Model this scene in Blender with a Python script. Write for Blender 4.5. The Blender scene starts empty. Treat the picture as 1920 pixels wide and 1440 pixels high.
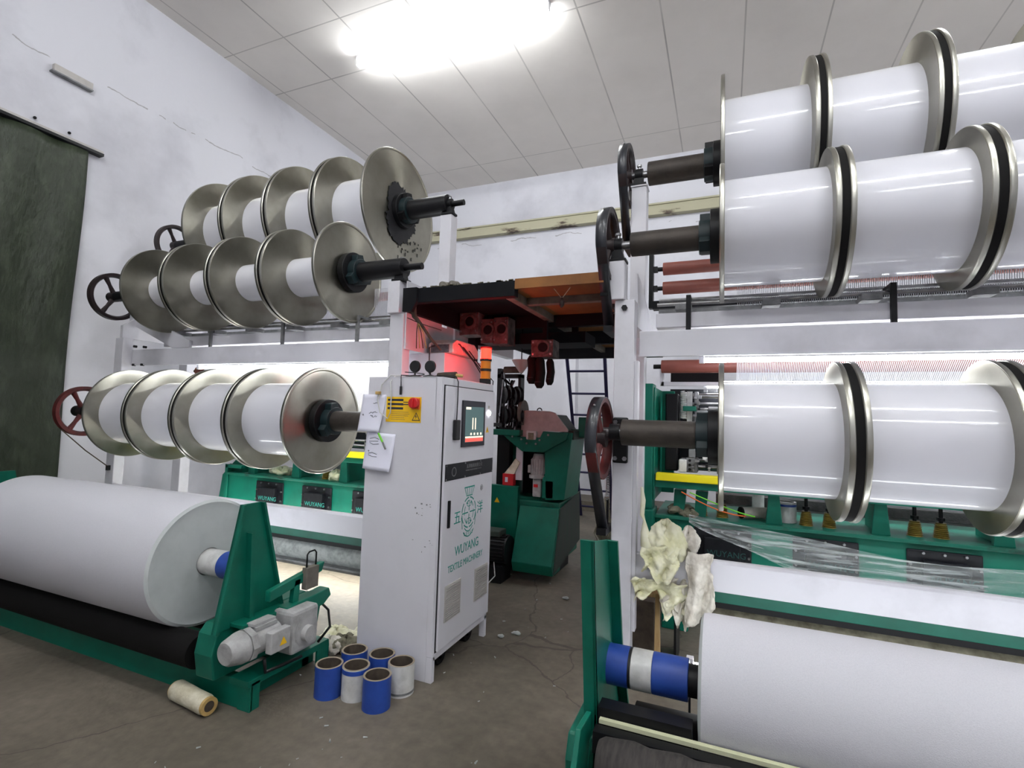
import bpy, bmesh, math, random
from mathutils import Vector, Matrix
random.seed(7)
PI = math.pi
sc = bpy.context.scene
col = sc.collection
# ---------------------------------------------------------------- camera
cd = bpy.data.cameras.new('camera')
cam = bpy.data.objects.new('camera', cd); col.objects.link(cam)
FPX, YAW, PITCH, ROLL = 952.8, math.radians(22.7), math.radians(3.61), math.radians(1.70)
cd.sensor_fit = 'HORIZONTAL'; cd.sensor_width = 36; cd.lens = 36 * FPX / 1920
cd.clip_start = .05; cd.clip_end = 100
_f = Vector((-math.sin(YAW) * math.cos(PITCH), math.cos(YAW) * math.cos(PITCH), math.sin(PITCH)))
_r = Vector((math.cos(YAW), math.sin(YAW), 0)); _u = _r.cross(_f)
_r2 = _r * math.cos(ROLL) + _u * math.sin(ROLL); _u2 = -_r * math.sin(ROLL) + _u * math.cos(ROLL)
cam.matrix_world = Matrix(((_r2.x, _u2.x, -_f.x, 0), (_r2.y, _u2.y, -_f.y, 0), (_r2.z, _u2.z, -_f.z, 1.62), (0, 0, 0, 1)))
sc.camera = cam
# ---------------------------------------------------------------- world, exposure
w = bpy.data.worlds.new('world'); sc.world = w; w.use_nodes = True
w.node_tree.nodes['Background'].inputs[0].default_value = (.8, .85, .9, 1)
w.node_tree.nodes['Background'].inputs[1].default_value = .05
sc.view_settings.view_transform = 'Standard'; sc.view_settings.look = 'None'
sc.view_settings.gamma = 1; sc.view_settings.use_curve_mapping = False
sc.view_settings.exposure = 0.9
LAMP = 13.0       # ceiling tube radiance
INNER = 24.0       # tubes inside the machines

# ---------------------------------------------------------------- materials
def srgb(r, g, b):
    f = lambda c: (c / 255 / 12.92) if c / 255 <= .04045 else ((c / 255 + .055) / 1.055) ** 2.4
    return (f(r), f(g), f(b), 1)
def mat(name, c, rough=.5, metal=0, c2=None, scale=4, lo=.4, hi=.7, coat=0, bump=0, bscale=40, alpha=None, emit=0, aniso=0, stretch=(1, 1, 1), trans=0, ior=1.45, detail=6, spec=.5):
    m = bpy.data.materials.new(name); m.use_nodes = True
    nt = m.node_tree; b = nt.nodes['Principled BSDF']
    b.inputs['Base Color'].default_value = c; b.inputs['Roughness'].default_value = rough
    b.inputs['Metallic'].default_value = metal; b.inputs['Coat Weight'].default_value = coat
    b.inputs['Coat Roughness'].default_value = .15; b.inputs['IOR'].default_value = ior
    b.inputs['Specular IOR Level'].default_value = spec
    tc = nt.nodes.new('ShaderNodeTexCoord'); mp = nt.nodes.new('ShaderNodeMapping')
    mp.inputs['Scale'].default_value = stretch; nt.links.new(tc.outputs['Object'], mp.inputs[0])
    if c2:
        n = nt.nodes.new('ShaderNodeTexNoise'); n.inputs['Scale'].default_value = scale; n.inputs['Detail'].default_value = detail
        n.inputs['Roughness'].default_value = .6
        nt.links.new(mp.outputs[0], n.inputs[0])
        r = nt.nodes.new('ShaderNodeValToRGB'); r.color_ramp.elements[0].position = lo; r.color_ramp.elements[1].position = hi
        r.color_ramp.elements[0].color = c; r.color_ramp.elements[1].color = c2
        nt.links.new(n.outputs['Fac'], r.inputs[0]); nt.links.new(r.outputs[0], b.inputs['Base Color'])
    if bump:
        n = nt.nodes.new('ShaderNodeTexNoise'); n.inputs['Scale'].default_value = bscale; n.inputs['Detail'].default_value = 5
        nt.links.new(mp.outputs[0], n.inputs[0])
        bp = nt.nodes.new('ShaderNodeBump'); bp.inputs['Strength'].default_value = bump; bp.inputs['Distance'].default_value = .02
        nt.links.new(n.outputs['Fac'], bp.inputs['Height']); nt.links.new(bp.outputs[0], b.inputs['Normal'])
    if alpha is not None: b.inputs['Alpha'].default_value = alpha
    if trans: b.inputs['Transmission Weight'].default_value = trans
    if aniso:
        b.inputs['Anisotropic'].default_value = aniso
        t = nt.nodes.new('ShaderNodeTangent'); t.direction_type = 'RADIAL'; t.axis = 'X'
        nt.links.new(t.outputs[0], b.inputs['Tangent'])
    if emit:
        b.inputs['Emission Color'].default_value = c; b.inputs['Emission Strength'].default_value = emit
    return m
M = {
 'white_paint': mat('white_paint', srgb(206, 205, 211), .45, c2=srgb(184, 183, 188), scale=2.5, lo=.5, hi=.8),
 'cabinet_white': mat('cabinet_white', srgb(208, 207, 214), .4, c2=srgb(194, 193, 199), scale=1.8, lo=.5, hi=.85),
 'yarn': mat('yarn', srgb(206, 206, 213), .42, coat=.6),
 'fabric': mat('fabric', srgb(194, 194, 200), .85, c2=srgb(186, 186, 193), scale=260, bump=.15, bscale=320),
 'fabric_end': mat('fabric_end', srgb(190, 195, 195), .9, c2=srgb(178, 184, 184), scale=6),
 'aluminium': mat('aluminium', srgb(160, 157, 145), .33, 1, c2=srgb(140, 138, 126), scale=3, aniso=.85),
 'aluminium_rim': mat('aluminium_rim', srgb(168, 167, 158), .32, 1),
 'steel': mat('steel', srgb(170, 170, 172), .35, 1, c2=srgb(120, 120, 122), scale=9),
 'dull_steel': mat('dull_steel', srgb(140, 141, 142), .6, .5, c2=srgb(105, 106, 108), scale=8, bump=.3),
 'shaft_iron': mat('shaft_iron', srgb(68, 62, 57), .55, .5, c2=srgb(50, 46, 43), scale=7, bump=.1),
 'black_iron': mat('black_iron', srgb(15, 15, 18), .45, 0, spec=.3),
 'grease': mat('grease', srgb(20, 20, 24), .6, 0),
 'rubber': mat('rubber', srgb(15, 14, 14), .75, spec=.2),
 'belt': mat('belt', srgb(34, 36, 42), .35, coat=.2),
 'wheel_red': mat('wheel_red', srgb(88, 30, 30), .5, c2=srgb(60, 22, 22), scale=12),
 'wheel_black': mat('wheel_black', srgb(36, 26, 28), .45),
 'dark_teal': mat('dark_teal', srgb(8, 30, 34), .5),
 'green': mat('green', srgb(6, 103, 84), .42, c2=srgb(5, 90, 73), scale=5, spec=.4),
 'green_dirty': mat('green_dirty', srgb(10, 98, 80), .5, c2=srgb(34, 46, 40), scale=5, lo=.55, hi=.72),
 'gear_grey': mat('gear_grey', srgb(52, 58, 54), .6, c2=srgb(36, 60, 50), scale=7, stretch=(1, 3, .4)),
 'pink_cover': mat('pink_cover', srgb(182, 174, 170), .6, c2=srgb(162, 154, 150), scale=10),
 'plate_black': mat('plate_black', srgb(18, 19, 24), .4, c2=srgb(28, 29, 34), scale=20, spec=.35),
 'yellow': mat('yellow', srgb(236, 220, 20), .5),
 'sticker_yellow': mat('sticker_yellow', srgb(235, 190, 25), .5, c2=srgb(225, 176, 20), scale=8),
 'brass': mat('brass', srgb(150, 128, 62), .5, .2, c2=srgb(120, 98, 44), scale=25),
 'roller_brown': mat('roller_brown', srgb(128, 70, 60), .5, c2=srgb(116, 62, 54), scale=6),
 'blue_plastic': mat('blue_plastic', srgb(38, 72, 156), .45, c2=srgb(32, 62, 140), scale=12),
 'white_plastic': mat('white_plastic', srgb(206, 206, 204), .35, c2=srgb(178, 178, 176), scale=18, coat=.3),
 'core_dark': mat('core_dark', srgb(78, 68, 58), .9, c2=srgb(58, 50, 44), scale=15),
 'core_rim': mat('core_rim', srgb(140, 128, 112), .9),
 'kraft': mat('kraft', srgb(190, 160, 100), .8, c2=srgb(160, 130, 80), scale=15),
 'old_wrap': mat('old_wrap', srgb(210, 205, 185), .45, c2=srgb(176, 168, 140), scale=14, bump=.3),
 'black_plastic': mat('black_plastic', srgb(22, 22, 24), .45),
 'grey_motor': mat('grey_motor', srgb(172, 172, 172), .55, c2=srgb(136, 136, 134), scale=10, bump=.15),
 'blue_motor': mat('blue_motor', srgb(50, 82, 120), .45),
 'paper': mat('paper', srgb(226, 226, 240), .8),
 'ink': mat('ink', srgb(48, 46, 60), .8),
 'teal_print': mat('teal_print', srgb(38, 140, 128), .6),
 'red': mat('red', srgb(190, 30, 32), .4),
 'red_box': mat('red_box', srgb(190, 34, 40), .5),
 'lime': mat('lime', srgb(110, 200, 50), .4),
 'orange': mat('orange', srgb(214, 100, 40), .5),
 'curtain': mat('curtain', srgb(38, 46, 31), .5, c2=srgb(64, 72, 56), scale=3.5, lo=.48, hi=.8, stretch=(1, 2.2, .9), bump=.9, bscale=11),
 'lint': mat('lint', srgb(170, 174, 172), .95, c2=srgb(130, 136, 132), scale=20),
 'dirty_cloth': mat('dirty_cloth', srgb(226, 223, 200), .9, c2=srgb(208, 206, 160), scale=8),
 'grey_cloth': mat('grey_cloth', srgb(226, 221, 210), .9, c2=srgb(176, 168, 156), scale=9),
 'old_rag': mat('old_rag', srgb(128, 124, 106), .95, c2=srgb(84, 80, 66), scale=14),
 'wood': mat('wood', srgb(168, 140, 96), .8, c2=srgb(130, 100, 66), scale=8, stretch=(4, 4, .6)),
 'plywood': mat('plywood', srgb(136, 90, 44), .75, c2=srgb(108, 68, 34), scale=3, stretch=(1, .5, 1)),
 'platform_iron': mat('platform_iron', srgb(14, 15, 19), .7, c2=srgb(22, 22, 24), scale=5, spec=.15),
 'joist': mat('joist', srgb(116, 112, 104), .65, .2, c2=srgb(86, 80, 72), scale=8),
 'dusty_metal': mat('dusty_metal', srgb(92, 84, 82), .7, .2, c2=srgb(40, 34, 34), scale=14),
 'styrofoam': mat('styrofoam', srgb(206, 198, 192), .8, c2=srgb(190, 176, 168), scale=40, bump=.3, bscale=90),
 'router_grey': mat('router_grey', srgb(100, 100, 104), .7, c2=srgb(60, 60, 64), scale=25),
 'amber': mat('amber', srgb(220, 130, 20), .3),
 'film': mat('film', srgb(220, 228, 228), .12, alpha=.28, bump=.9, bscale=9, stretch=(1, 5, 6)),
 'yarn_sheet': mat('yarn_sheet', srgb(230, 228, 232), .6, alpha=.42),
 'ledge': mat('ledge', srgb(168, 164, 140), .8, c2=srgb(70, 58, 50), scale=1.6, lo=.56, hi=.64, stretch=(1, 1, 4)),
 'vent': mat('vent', srgb(176, 172, 168), .6, c2=srgb(160, 156, 152), scale=6),
 'screen_frame': mat('screen_frame', srgb(34, 33, 42), .4),
 'yellow_pole': mat('yellow_pole', srgb(200, 180, 90), .6),
 'rubber_worn': mat('rubber_worn', srgb(58, 54, 52), .8, c2=srgb(34, 32, 31), scale=14, stretch=(5, 1, 1)),
 'ledge_bar': mat('ledge_bar', srgb(190, 192, 160), .6),
 'faint_print': mat('faint_print', srgb(30, 74, 72), .6),
 'indigo': mat('indigo', srgb(30, 28, 66), .6),
}
def film_mat():  # denser white streaks in the alpha stand in for highlights along the film
    m = M['film']; nt = m.node_tree; b = nt.nodes['Principled BSDF']
    tc = nt.nodes.new('ShaderNodeTexCoord'); mp = nt.nodes.new('ShaderNodeMapping'); mp.inputs['Scale'].default_value = (.7, 7, 16)
    mp.inputs['Rotation'].default_value = (0, .09, 0)
    nt.links.new(tc.outputs['Object'], mp.inputs[0]); n = nt.nodes.new('ShaderNodeTexNoise'); n.inputs['Scale'].default_value = 2.2; n.inputs['Detail'].default_value = 4
    nt.links.new(mp.outputs[0], n.inputs[0]); r = nt.nodes.new('ShaderNodeMapRange'); r.inputs['From Min'].default_value = .45; r.inputs['From Max'].default_value = .75
    r.inputs['To Min'].default_value = .16; r.inputs['To Max'].default_value = .85
    nt.links.new(n.outputs['Fac'], r.inputs[0]); nt.links.new(r.outputs[0], b.inputs['Alpha'])
film_mat()
def emis(name, c, s):
    m = bpy.data.materials.new(name); m.use_nodes = True; nt = m.node_tree
    b = nt.nodes['Principled BSDF']; b.inputs['Base Color'].default_value = c
    b.inputs['Emission Color'].default_value = c; b.inputs['Emission Strength'].default_value = s
    return m
M['tube_light'] = emis('tube_light', (.95, .98, 1, 1), LAMP * 2.9)
M['low_light'] = emis('low_light', (.93, .96, 1, 1), 15)
M['floor_light'] = emis('floor_light', (1, .98, .93, 1), 34)
M['inner_light'] = emis('inner_light', (.93, .96, 1, 1), INNER)
M['beacon_red'] = emis('beacon_red', (1, .0015, .0008, 1), 55)
M['white_glow'] = emis('white_glow', (1, 1, 1, 1), 6)
M['screen_teal'] = emis('screen_teal', srgb(62, 84, 84), .55)
M['screen_cream'] = emis('screen_cream', srgb(220, 205, 180), .8)
M['screen_red'] = emis('screen_red', srgb(190, 80, 70), .7)
# yarn: winding lines make tight rings round the beam (bump across X)
def ring_bump(m):
    nt = m.node_tree; b = nt.nodes['Principled BSDF']
    tc = nt.nodes.new('ShaderNodeTexCoord'); wv = nt.nodes.new('ShaderNodeTexWave'); wv.bands_direction = 'X'
    wv.inputs['Scale'].default_value = 60; nt.links.new(tc.outputs['Object'], wv.inputs[0])
    bp = nt.nodes.new('ShaderNodeBump'); bp.inputs['Strength'].default_value = .12; bp.inputs['Distance'].default_value = .002
    nt.links.new(wv.outputs['Fac'], bp.inputs['Height']); nt.links.new(bp.outputs[0], b.inputs['Normal'])
M['yarn'].node_tree.nodes['Principled BSDF'].inputs['Coat Roughness'].default_value = .09

def wall_mat(name, base, stain, cracks=True):
    m = mat(name, base, .9, c2=stain, scale=.75, lo=.48, hi=.8, bump=.12, bscale=14)
    nt = m.node_tree; b = nt.nodes['Principled BSDF']; src = b.inputs['Base Color'].links[0].from_socket
    tc = nt.nodes.new('ShaderNodeTexCoord'); sx = nt.nodes.new('ShaderNodeSeparateXYZ'); nt.links.new(tc.outputs['Object'], sx.inputs[0])
    n = nt.nodes.new('ShaderNodeTexNoise'); n.inputs['Scale'].default_value = 2.2; n.inputs['Detail'].default_value = 8; nt.links.new(tc.outputs['Object'], n.inputs[0])
    def mth(op, a, bb, c=None):
        x = nt.nodes.new('ShaderNodeMath'); x.operation = op
        for i, v in enumerate((a, bb)):
            if v is None: continue
            if isinstance(v, (int, float)): x.inputs[i].default_value = v
            else: nt.links.new(v, x.inputs[i])
        return x.outputs[0]
    # a long horizontal crack line wandering near z = 5.25
    d = mth('ABSOLUTE', mth('SUBTRACT', mth('ADD', sx.outputs['Z'], mth('MULTIPLY', n.outputs['Fac'], .28)), 5.42), None)
    line = mth('LESS_THAN', d, .008)
    n2 = nt.nodes.new('ShaderNodeTexNoise'); n2.inputs['Scale'].default_value = 1.7; nt.links.new(tc.outputs['Object'], n2.inputs[0])
    msk = mth('MULTIPLY', line, mth('GREATER_THAN', n2.outputs['Fac'], .5))
    mx = nt.nodes.new('ShaderNodeMix'); mx.data_type = 'RGBA'
    nt.links.new(mth('MULTIPLY', msk, .6), mx.inputs['Factor']); nt.links.new(src, mx.inputs['A']); mx.inputs['B'].default_value = srgb(120, 116, 112)
    nt.links.new(mx.outputs['Result'], b.inputs['Base Color'])
    return m
M['wall'] = wall_mat('wall', srgb(202, 202, 208), srgb(168, 168, 175))

def ceiling_mat():
    m = mat('ceiling', srgb(228, 223, 217), .85, c2=srgb(220, 215, 209), scale=1)
    nt = m.node_tree; b = nt.nodes['Principled BSDF']; src = b.inputs['Base Color'].links[0].from_socket
    tc = nt.nodes.new('ShaderNodeTexCoord'); sx = nt.nodes.new('ShaderNodeSeparateXYZ'); nt.links.new(tc.outputs['Object'], sx.inputs[0])
    def mth(op, a, bb=None):
        x = nt.nodes.new('ShaderNodeMath'); x.operation = op
        for i, v in enumerate((a, bb)):
            if v is None: continue
            if isinstance(v, (int, float)): x.inputs[i].default_value = v
            else: nt.links.new(v, x.inputs[i])
        return x.outputs[0]
    def seam(ax, pitch, off, wd):
        v = mth('FRACT', mth('DIVIDE', mth('SUBTRACT', sx.outputs[ax], off), pitch))
        return mth('LESS_THAN', mth('ABSOLUTE', mth('SUBTRACT', v, .5)), wd / pitch)
    n = nt.nodes.new('ShaderNodeTexNoise'); n.inputs['Scale'].default_value = 1.3; nt.links.new(tc.outputs['Object'], n.inputs[0])
    s1 = mth('MAXIMUM', seam('X', .95, -2.62 + .475, .010), mth('MULTIPLY', seam('Y', 4.0, 5.68 - 2, .010), 1))
    s1 = mth('MAXIMUM', s1, seam('Y', 4.0, 4.78 - 2, .008))
    fac = mth('MULTIPLY', s1, mth('MULTIPLY', n.outputs['Fac'], .75))
    mx = nt.nodes.new('ShaderNodeMix'); mx.data_type = 'RGBA'; nt.links.new(fac, mx.inputs['Factor'])
    nt.links.new(src, mx.inputs['A']); mx.inputs['B'].default_value = srgb(92, 86, 82)
    nt.links.new(mx.outputs['Result'], b.inputs['Base Color'])
    return m
M['ceiling'] = ceiling_mat()
def floor_mat():
    m = mat('floor', srgb(118, 110, 98), .6, c2=srgb(86, 80, 70), scale=1.1, lo=.35, hi=.7, bump=.12, bscale=30)
    nt = m.node_tree; b = nt.nodes['Principled BSDF']; src = b.inputs['Base Color'].links[0].from_socket
    tc = nt.nodes.new('ShaderNodeTexCoord')
    n = nt.nodes.new('ShaderNodeTexNoise'); n.inputs['Scale'].default_value = 18; n.inputs['Detail'].default_value = 8; nt.links.new(tc.outputs['Object'], n.inputs[0])
    r = nt.nodes.new('ShaderNodeValToRGB'); r.color_ramp.elements[0].position = .3; r.color_ramp.elements[1].position = .75
    r.color_ramp.elements[0].color = (.72, .72, .72, 1); r.color_ramp.elements[1].color = (1.1, 1.1, 1.1, 1); nt.links.new(n.outputs['Fac'], r.inputs[0])
    mx = nt.nodes.new('ShaderNodeMix'); mx.data_type = 'RGBA'; mx.blend_type = 'MULTIPLY'; mx.inputs['Factor'].default_value = .8
    nt.links.new(src, mx.inputs['A']); nt.links.new(r.outputs[0], mx.inputs['B'])
    vo = nt.nodes.new('ShaderNodeTexVoronoi'); vo.feature = 'DISTANCE_TO_EDGE'; vo.inputs['Scale'].default_value = .42
    n3 = nt.nodes.new('ShaderNodeTexNoise'); n3.inputs['Scale'].default_value = 2.5; n3.inputs['Detail'].default_value = 6; nt.links.new(tc.outputs['Object'], n3.inputs[0])
    va = nt.nodes.new('ShaderNodeVectorMath'); va.operation = 'MULTIPLY_ADD'; nt.links.new(n3.outputs['Color'], va.inputs[0]); va.inputs[1].default_value = (.35, .35, 0)
    nt.links.new(tc.outputs['Object'], va.inputs[2]); nt.links.new(va.outputs[0], vo.inputs['Vector'])
    lt = nt.nodes.new('ShaderNodeMath'); lt.operation = 'LESS_THAN'; lt.inputs[1].default_value = .0022; nt.links.new(vo.outputs['Distance'], lt.inputs[0])
    mm = nt.nodes.new('ShaderNodeMath'); mm.operation = 'MULTIPLY'; mm.inputs[1].default_value = .6; nt.links.new(lt.outputs[0], mm.inputs[0])
    m2 = nt.nodes.new('ShaderNodeMix'); m2.data_type = 'RGBA'; nt.links.new(mm.outputs[0], m2.inputs['Factor'])
    nt.links.new(mx.outputs['Result'], m2.inputs['A']); m2.inputs['B'].default_value = srgb(60, 54, 48)
    nt.links.new(m2.outputs['Result'], b.inputs['Base Color'])
    return m
M['floor'] = floor_mat()

# ---------------------------------------------------------------- mesh helpers
class MB:
    def __init__(s): s.bm = bmesh.new(); s.smooth = False
    def _add(s, vs, fs, sm=False):
        bv = [s.bm.verts.new(v) for v in vs]
        for f in fs:
            try:
                fc = s.bm.faces.new([bv[i] for i in f]); fc.smooth = sm
            except ValueError: pass
        return s
    def box(s, x0, x1, y0, y1, z0, z1):
        v = [(x, y, z) for x in (x0, x1) for y in (y0, y1) for z in (z0, z1)]
        return s._add(v, [(0, 1, 3, 2), (4, 6, 7, 5), (0, 4, 5, 1), (2, 3, 7, 6), (0, 2, 6, 4), (1, 5, 7, 3)])
    def prism(s, poly, axis, a, b):
        # poly: 2D points in the plane across axis: x->(y,z), y->(x,z), z->(x,y)
        def P(t, q):
            return {'x': (t, q[0], q[1]), 'y': (q[0], t, q[1]), 'z': (q[0], q[1], t)}[axis]
        n = len(poly); v = [P(a, q) for q in poly] + [P(b, q) for q in poly]
        return s._add(v, [tuple(range(n)), tuple(range(2 * n - 1, n - 1, -1))] + [(i, (i + 1) % n, n + (i + 1) % n, n + i) for i in range(n)])
    def ring(s, axis_pts, radii, n=24, caps=True, sm=True):
        # generalised tube: list of centre points and radii
        pts = [Vector(p) for p in axis_pts]; vs = []; fs = []
        up = None
        for i, p in enumerate(pts):
            t = (pts[min(i + 1, len(pts) - 1)] - pts[max(i - 1, 0)])
            if t.length < 1e-9: t = Vector((1, 0, 0))
            t.normalize()
            if up is None:
                up = Vector((0, 0, 1)) if abs(t.z) < .9 else Vector((0, 1, 0))
            a = t.cross(up)
            if a.length < 1e-6: a = t.cross(Vector((1, 0, 0)))
            a.normalize(); b = a.cross(t).normalized(); up = b
            for k in range(n):
                an = 2 * PI * k / n
                vs.append(tuple(p + (a * math.cos(an) + b * math.sin(an)) * radii[i]))
        m = len(pts)
        for i in range(m - 1):
            for k in range(n):
                fs.append((i * n + k, i * n + (k + 1) % n, (i + 1) * n + (k + 1) % n, (i + 1) * n + k))
        s._add(vs, fs, sm)
        if caps:
            for i in (0, m - 1):
                s._add([vs[i * n + k] for k in range(n)], [tuple(range(n))])
        return s
    def cyl(s, p, q, r, r2=None, n=24, caps=True):
        return s.ring([p, q], [r, r if r2 is None else r2], n, caps)
    def tube(s, pts, r, n=8): return s.ring(pts, [r] * len(pts), n)
    def lathe(s, prof, c=(0, 0, 0), axis='x', n=64, sm=True):
        # prof: (t along axis, radius); closed profile loop when first == last
        vs = []; fs = []
        for t, r in prof:
            for k in range(n):
                an = 2 * PI * k / n; a, b = r * math.cos(an), r * math.sin(an)
                vs.append({'x': (c[0] + t, c[1] + a, c[2] + b), 'y': (c[0] + a, c[1] + t, c[2] + b), 'z': (c[0] + a, c[1] + b, c[2] + t)}[axis])
        for i in range(len(prof) - 1):
            for k in range(n): fs.append((i * n + k, i * n + (k + 1) % n, (i + 1) * n + (k + 1) % n, (i + 1) * n + k))
        return s._add(vs, fs, sm)
    def sphere(s, c, rx, ry, rz, n=12):
        vs = []; fs = []
        for i in range(n + 1):
            th = PI * i / n
            for k in range(2 * n):
                ph = PI * k / n
                vs.append((c[0] + rx * math.sin(th) * math.cos(ph), c[1] + ry * math.sin(th) * math.sin(ph), c[2] + rz * math.cos(th)))
        for i in range(n):
            for k in range(2 * n): fs.append((i * 2 * n + k, i * 2 * n + (k + 1) % (2 * n), (i + 1) * 2 * n + (k + 1) % (2 * n), (i + 1) * 2 * n + k))
        return s._add(vs, fs, True)
    def quad(s, a, b, c, d): return s._add([a, b, c, d], [(0, 1, 2, 3)])
    def grid(s, fn, nu, nv, sm=True):
        vs = [fn(i / nu, j / nv) for i in range(nu + 1) for j in range(nv + 1)]
        return s._add(vs, [(i * (nv + 1) + j, (i + 1) * (nv + 1) + j, (i + 1) * (nv + 1) + j + 1, i * (nv + 1) + j + 1) for i in range(nu) for j in range(nv)], sm)
def obj(name, mb, m, parent=None, bevel=0, loc=None, sharp=True, thick=0, sub=0, weld=True):
    if weld: bmesh.ops.remove_doubles(mb.bm, verts=mb.bm.verts, dist=1e-5)
    bmesh.ops.recalc_face_normals(mb.bm, faces=mb.bm.faces)
    me = bpy.data.meshes.new(name)
    if loc is not None: bmesh.ops.translate(mb.bm, verts=mb.bm.verts, vec=-Vector(loc))
    mb.bm.to_mesh(me); mb.bm.free()
    me.materials.append(M[m] if isinstance(m, str) else m)
    o = bpy.data.objects.new(name, me); col.objects.link(o)
    if loc is not None: o.location = loc
    if parent is not None:
        o.parent = parent; o.location = Vector(o.location) - Vector(parent['_w'])
    if sharp and any(p.use_smooth for p in me.polygons):
        me.set_sharp_from_angle(angle=math.radians(35))
    if thick:
        md = o.modifiers.new('solid', 'SOLIDIFY'); md.thickness = thick
    if sub:
        md = o.modifiers.new('sub', 'SUBSURF'); md.levels = sub; md.render_levels = sub
    if bevel:
        md = o.modifiers.new('bevel', 'BEVEL'); md.width = bevel; md.segments = 2; md.limit_method = 'ANGLE'; md.angle_limit = math.radians(40)
    o['_w'] = tuple(loc) if loc is not None else (0, 0, 0)
    return o
def tag(o, label, cat, group=None, kind=None):
    o['label'] = label; o['category'] = cat
    if group: o['group'] = group
    if kind: o['kind'] = kind
    return o
def thing(name, label, cat, loc=(0, 0, 0), group=None, kind=None):
    o = bpy.data.objects.new(name, None); col.objects.link(o); o.location = loc; o['_w'] = tuple(loc)
    o.empty_display_size = .05
    return tag(o, label, cat, group, kind)
def struct(name, mb, m, label, cat='structure', **k):
    o = obj(name, mb, m, **k); o['kind'] = 'structure'; o['label'] = label; o['category'] = cat; return o
def label(o, t): o['label'] = t; return o
def text(name, s, size, loc, rot, m, parent, extr=.0006, sx=1.0, align='LEFT'):
    cu = bpy.data.curves.new(name, 'FONT'); cu.body = s; cu.size = size; cu.extrude = extr; cu.align_x = align; cu.resolution_u = 3
    t = bpy.data.objects.new(name + '_c', cu); col.objects.link(t)
    bpy.context.view_layer.update()
    me = bpy.data.meshes.new_from_object(t.evaluated_get(bpy.context.evaluated_depsgraph_get()))
    bpy.data.objects.remove(t, do_unlink=True); bpy.data.curves.remove(cu)
    me.transform(Matrix.Diagonal((sx, 1, 1, 1)))
    me.materials.clear(); me.materials.append(M[m])
    o = bpy.data.objects.new(name, me); col.objects.link(o)
    o.parent = parent; o.location = Vector(loc) - Vector(parent['_w']); o.rotation_euler = rot; o['_w'] = tuple(loc)
    return o
FRONT = (PI / 2, 0, 0); SIDE = (PI / 2, 0, PI / 2)
def children(o): return [c for c in bpy.data.objects if c.parent == o]
def copy_tree(o, parent=None):
    c = o.copy(); col.objects.link(c)
    if parent: c.parent = parent
    for ch in children(o): copy_tree(ch, c)
    return c
# ================================================================ setting
XL, XR, YB, YF, ZC = -6.6, 7.5, 9.6, -4.5, 6.6
struct('floor', MB().box(XL - .2, XR + .2, YF - .2, YB + .2, -.1, 0), 'floor', 'stained grey concrete floor of the factory hall')
struct('ceiling', MB().box(XL - .2, XR + .2, YF - .2, YB + .2, ZC, ZC + .1), 'ceiling', 'flat grey panel ceiling with dark seams')
struct('wall_left', MB().box(XL - .2, XL, YF - .2, YB + .2, 0, ZC), 'wall', 'white plastered wall on the left with long cracks')
struct('wall_back', MB().box(XL - .2, XR + .2, YB, YB + .2, 0, ZC), 'wall', 'white plastered wall at the back')
struct('wall_right', MB().box(XR, XR + .2, YF - .2, YB + .2, 0, ZC), 'wall', 'white plastered wall on the right')
struct('wall_front', MB().box(XL - .2, XR + .2, YF - .2, YF, 0, ZC), 'wall', 'white plastered wall behind the viewpoint')
struct('trim_1', MB().box(XL, XR, YB - .14, YB, 5.42, 5.60).box(XL, XR, YB - .17, YB, 5.60, 5.63), 'ledge', 'cream and rust stained ledge running across the back wall')
struct('trim_2', MB().box(XL, XR, YB - .75, YB, 0, .17), 'floor', 'low concrete kerb along the foot of the back wall')

# curtain over the left doorway
t = thing('curtain', 'dark green quilted door curtain hanging on the left wall', 'curtain', (XL + .05, 1.4, .1))
def cf(u, v):
    y = -.35 + 3.56 * u; z = .08 + 4.33 * v
    d = .045 + .022 * math.sin(u * 46 + 2 * math.sin(v * 3)) + .015 * math.sin(u * 17 + v * 5)
    if v < .45: d += .04 * (.45 - v) * math.sin(u * 25)
    ye = y - .03 * (1 - v) * u + .012 * math.sin(v * 9) * (u ** 6)
    return (XL + d, ye, z)
obj('curtain_cloth', MB().grid(cf, 110, 40), 'curtain', t, thick=.008)
obj('curtain_rail', MB().box(XL, XL + .07, -.4, 3.36, 4.455, 4.485), 'vent', t)
obj('rail_lip', MB().box(XL, XL + .085, -.4, 3.36, 4.425, 4.455), 'black_iron', t)
for y in (2.75, 3.05): obj('screw', MB().sphere((XL + .02, y, 4.55), .02, .015, .015, 6), 'black_iron', t)
t = thing('wall_vent', 'small cream slot cover high on the left wall above the curtain', 'vent', (XL, 3, 5.1))
obj('cover', MB().box(XL, XL + .05, 2.86, 3.22, 5.13, 5.21), 'vent', t, .006)
obj('edge_strip', MB().box(XL, XL + .06, 2.84, 3.22, 5.115, 5.13), 'dull_steel', t)

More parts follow.
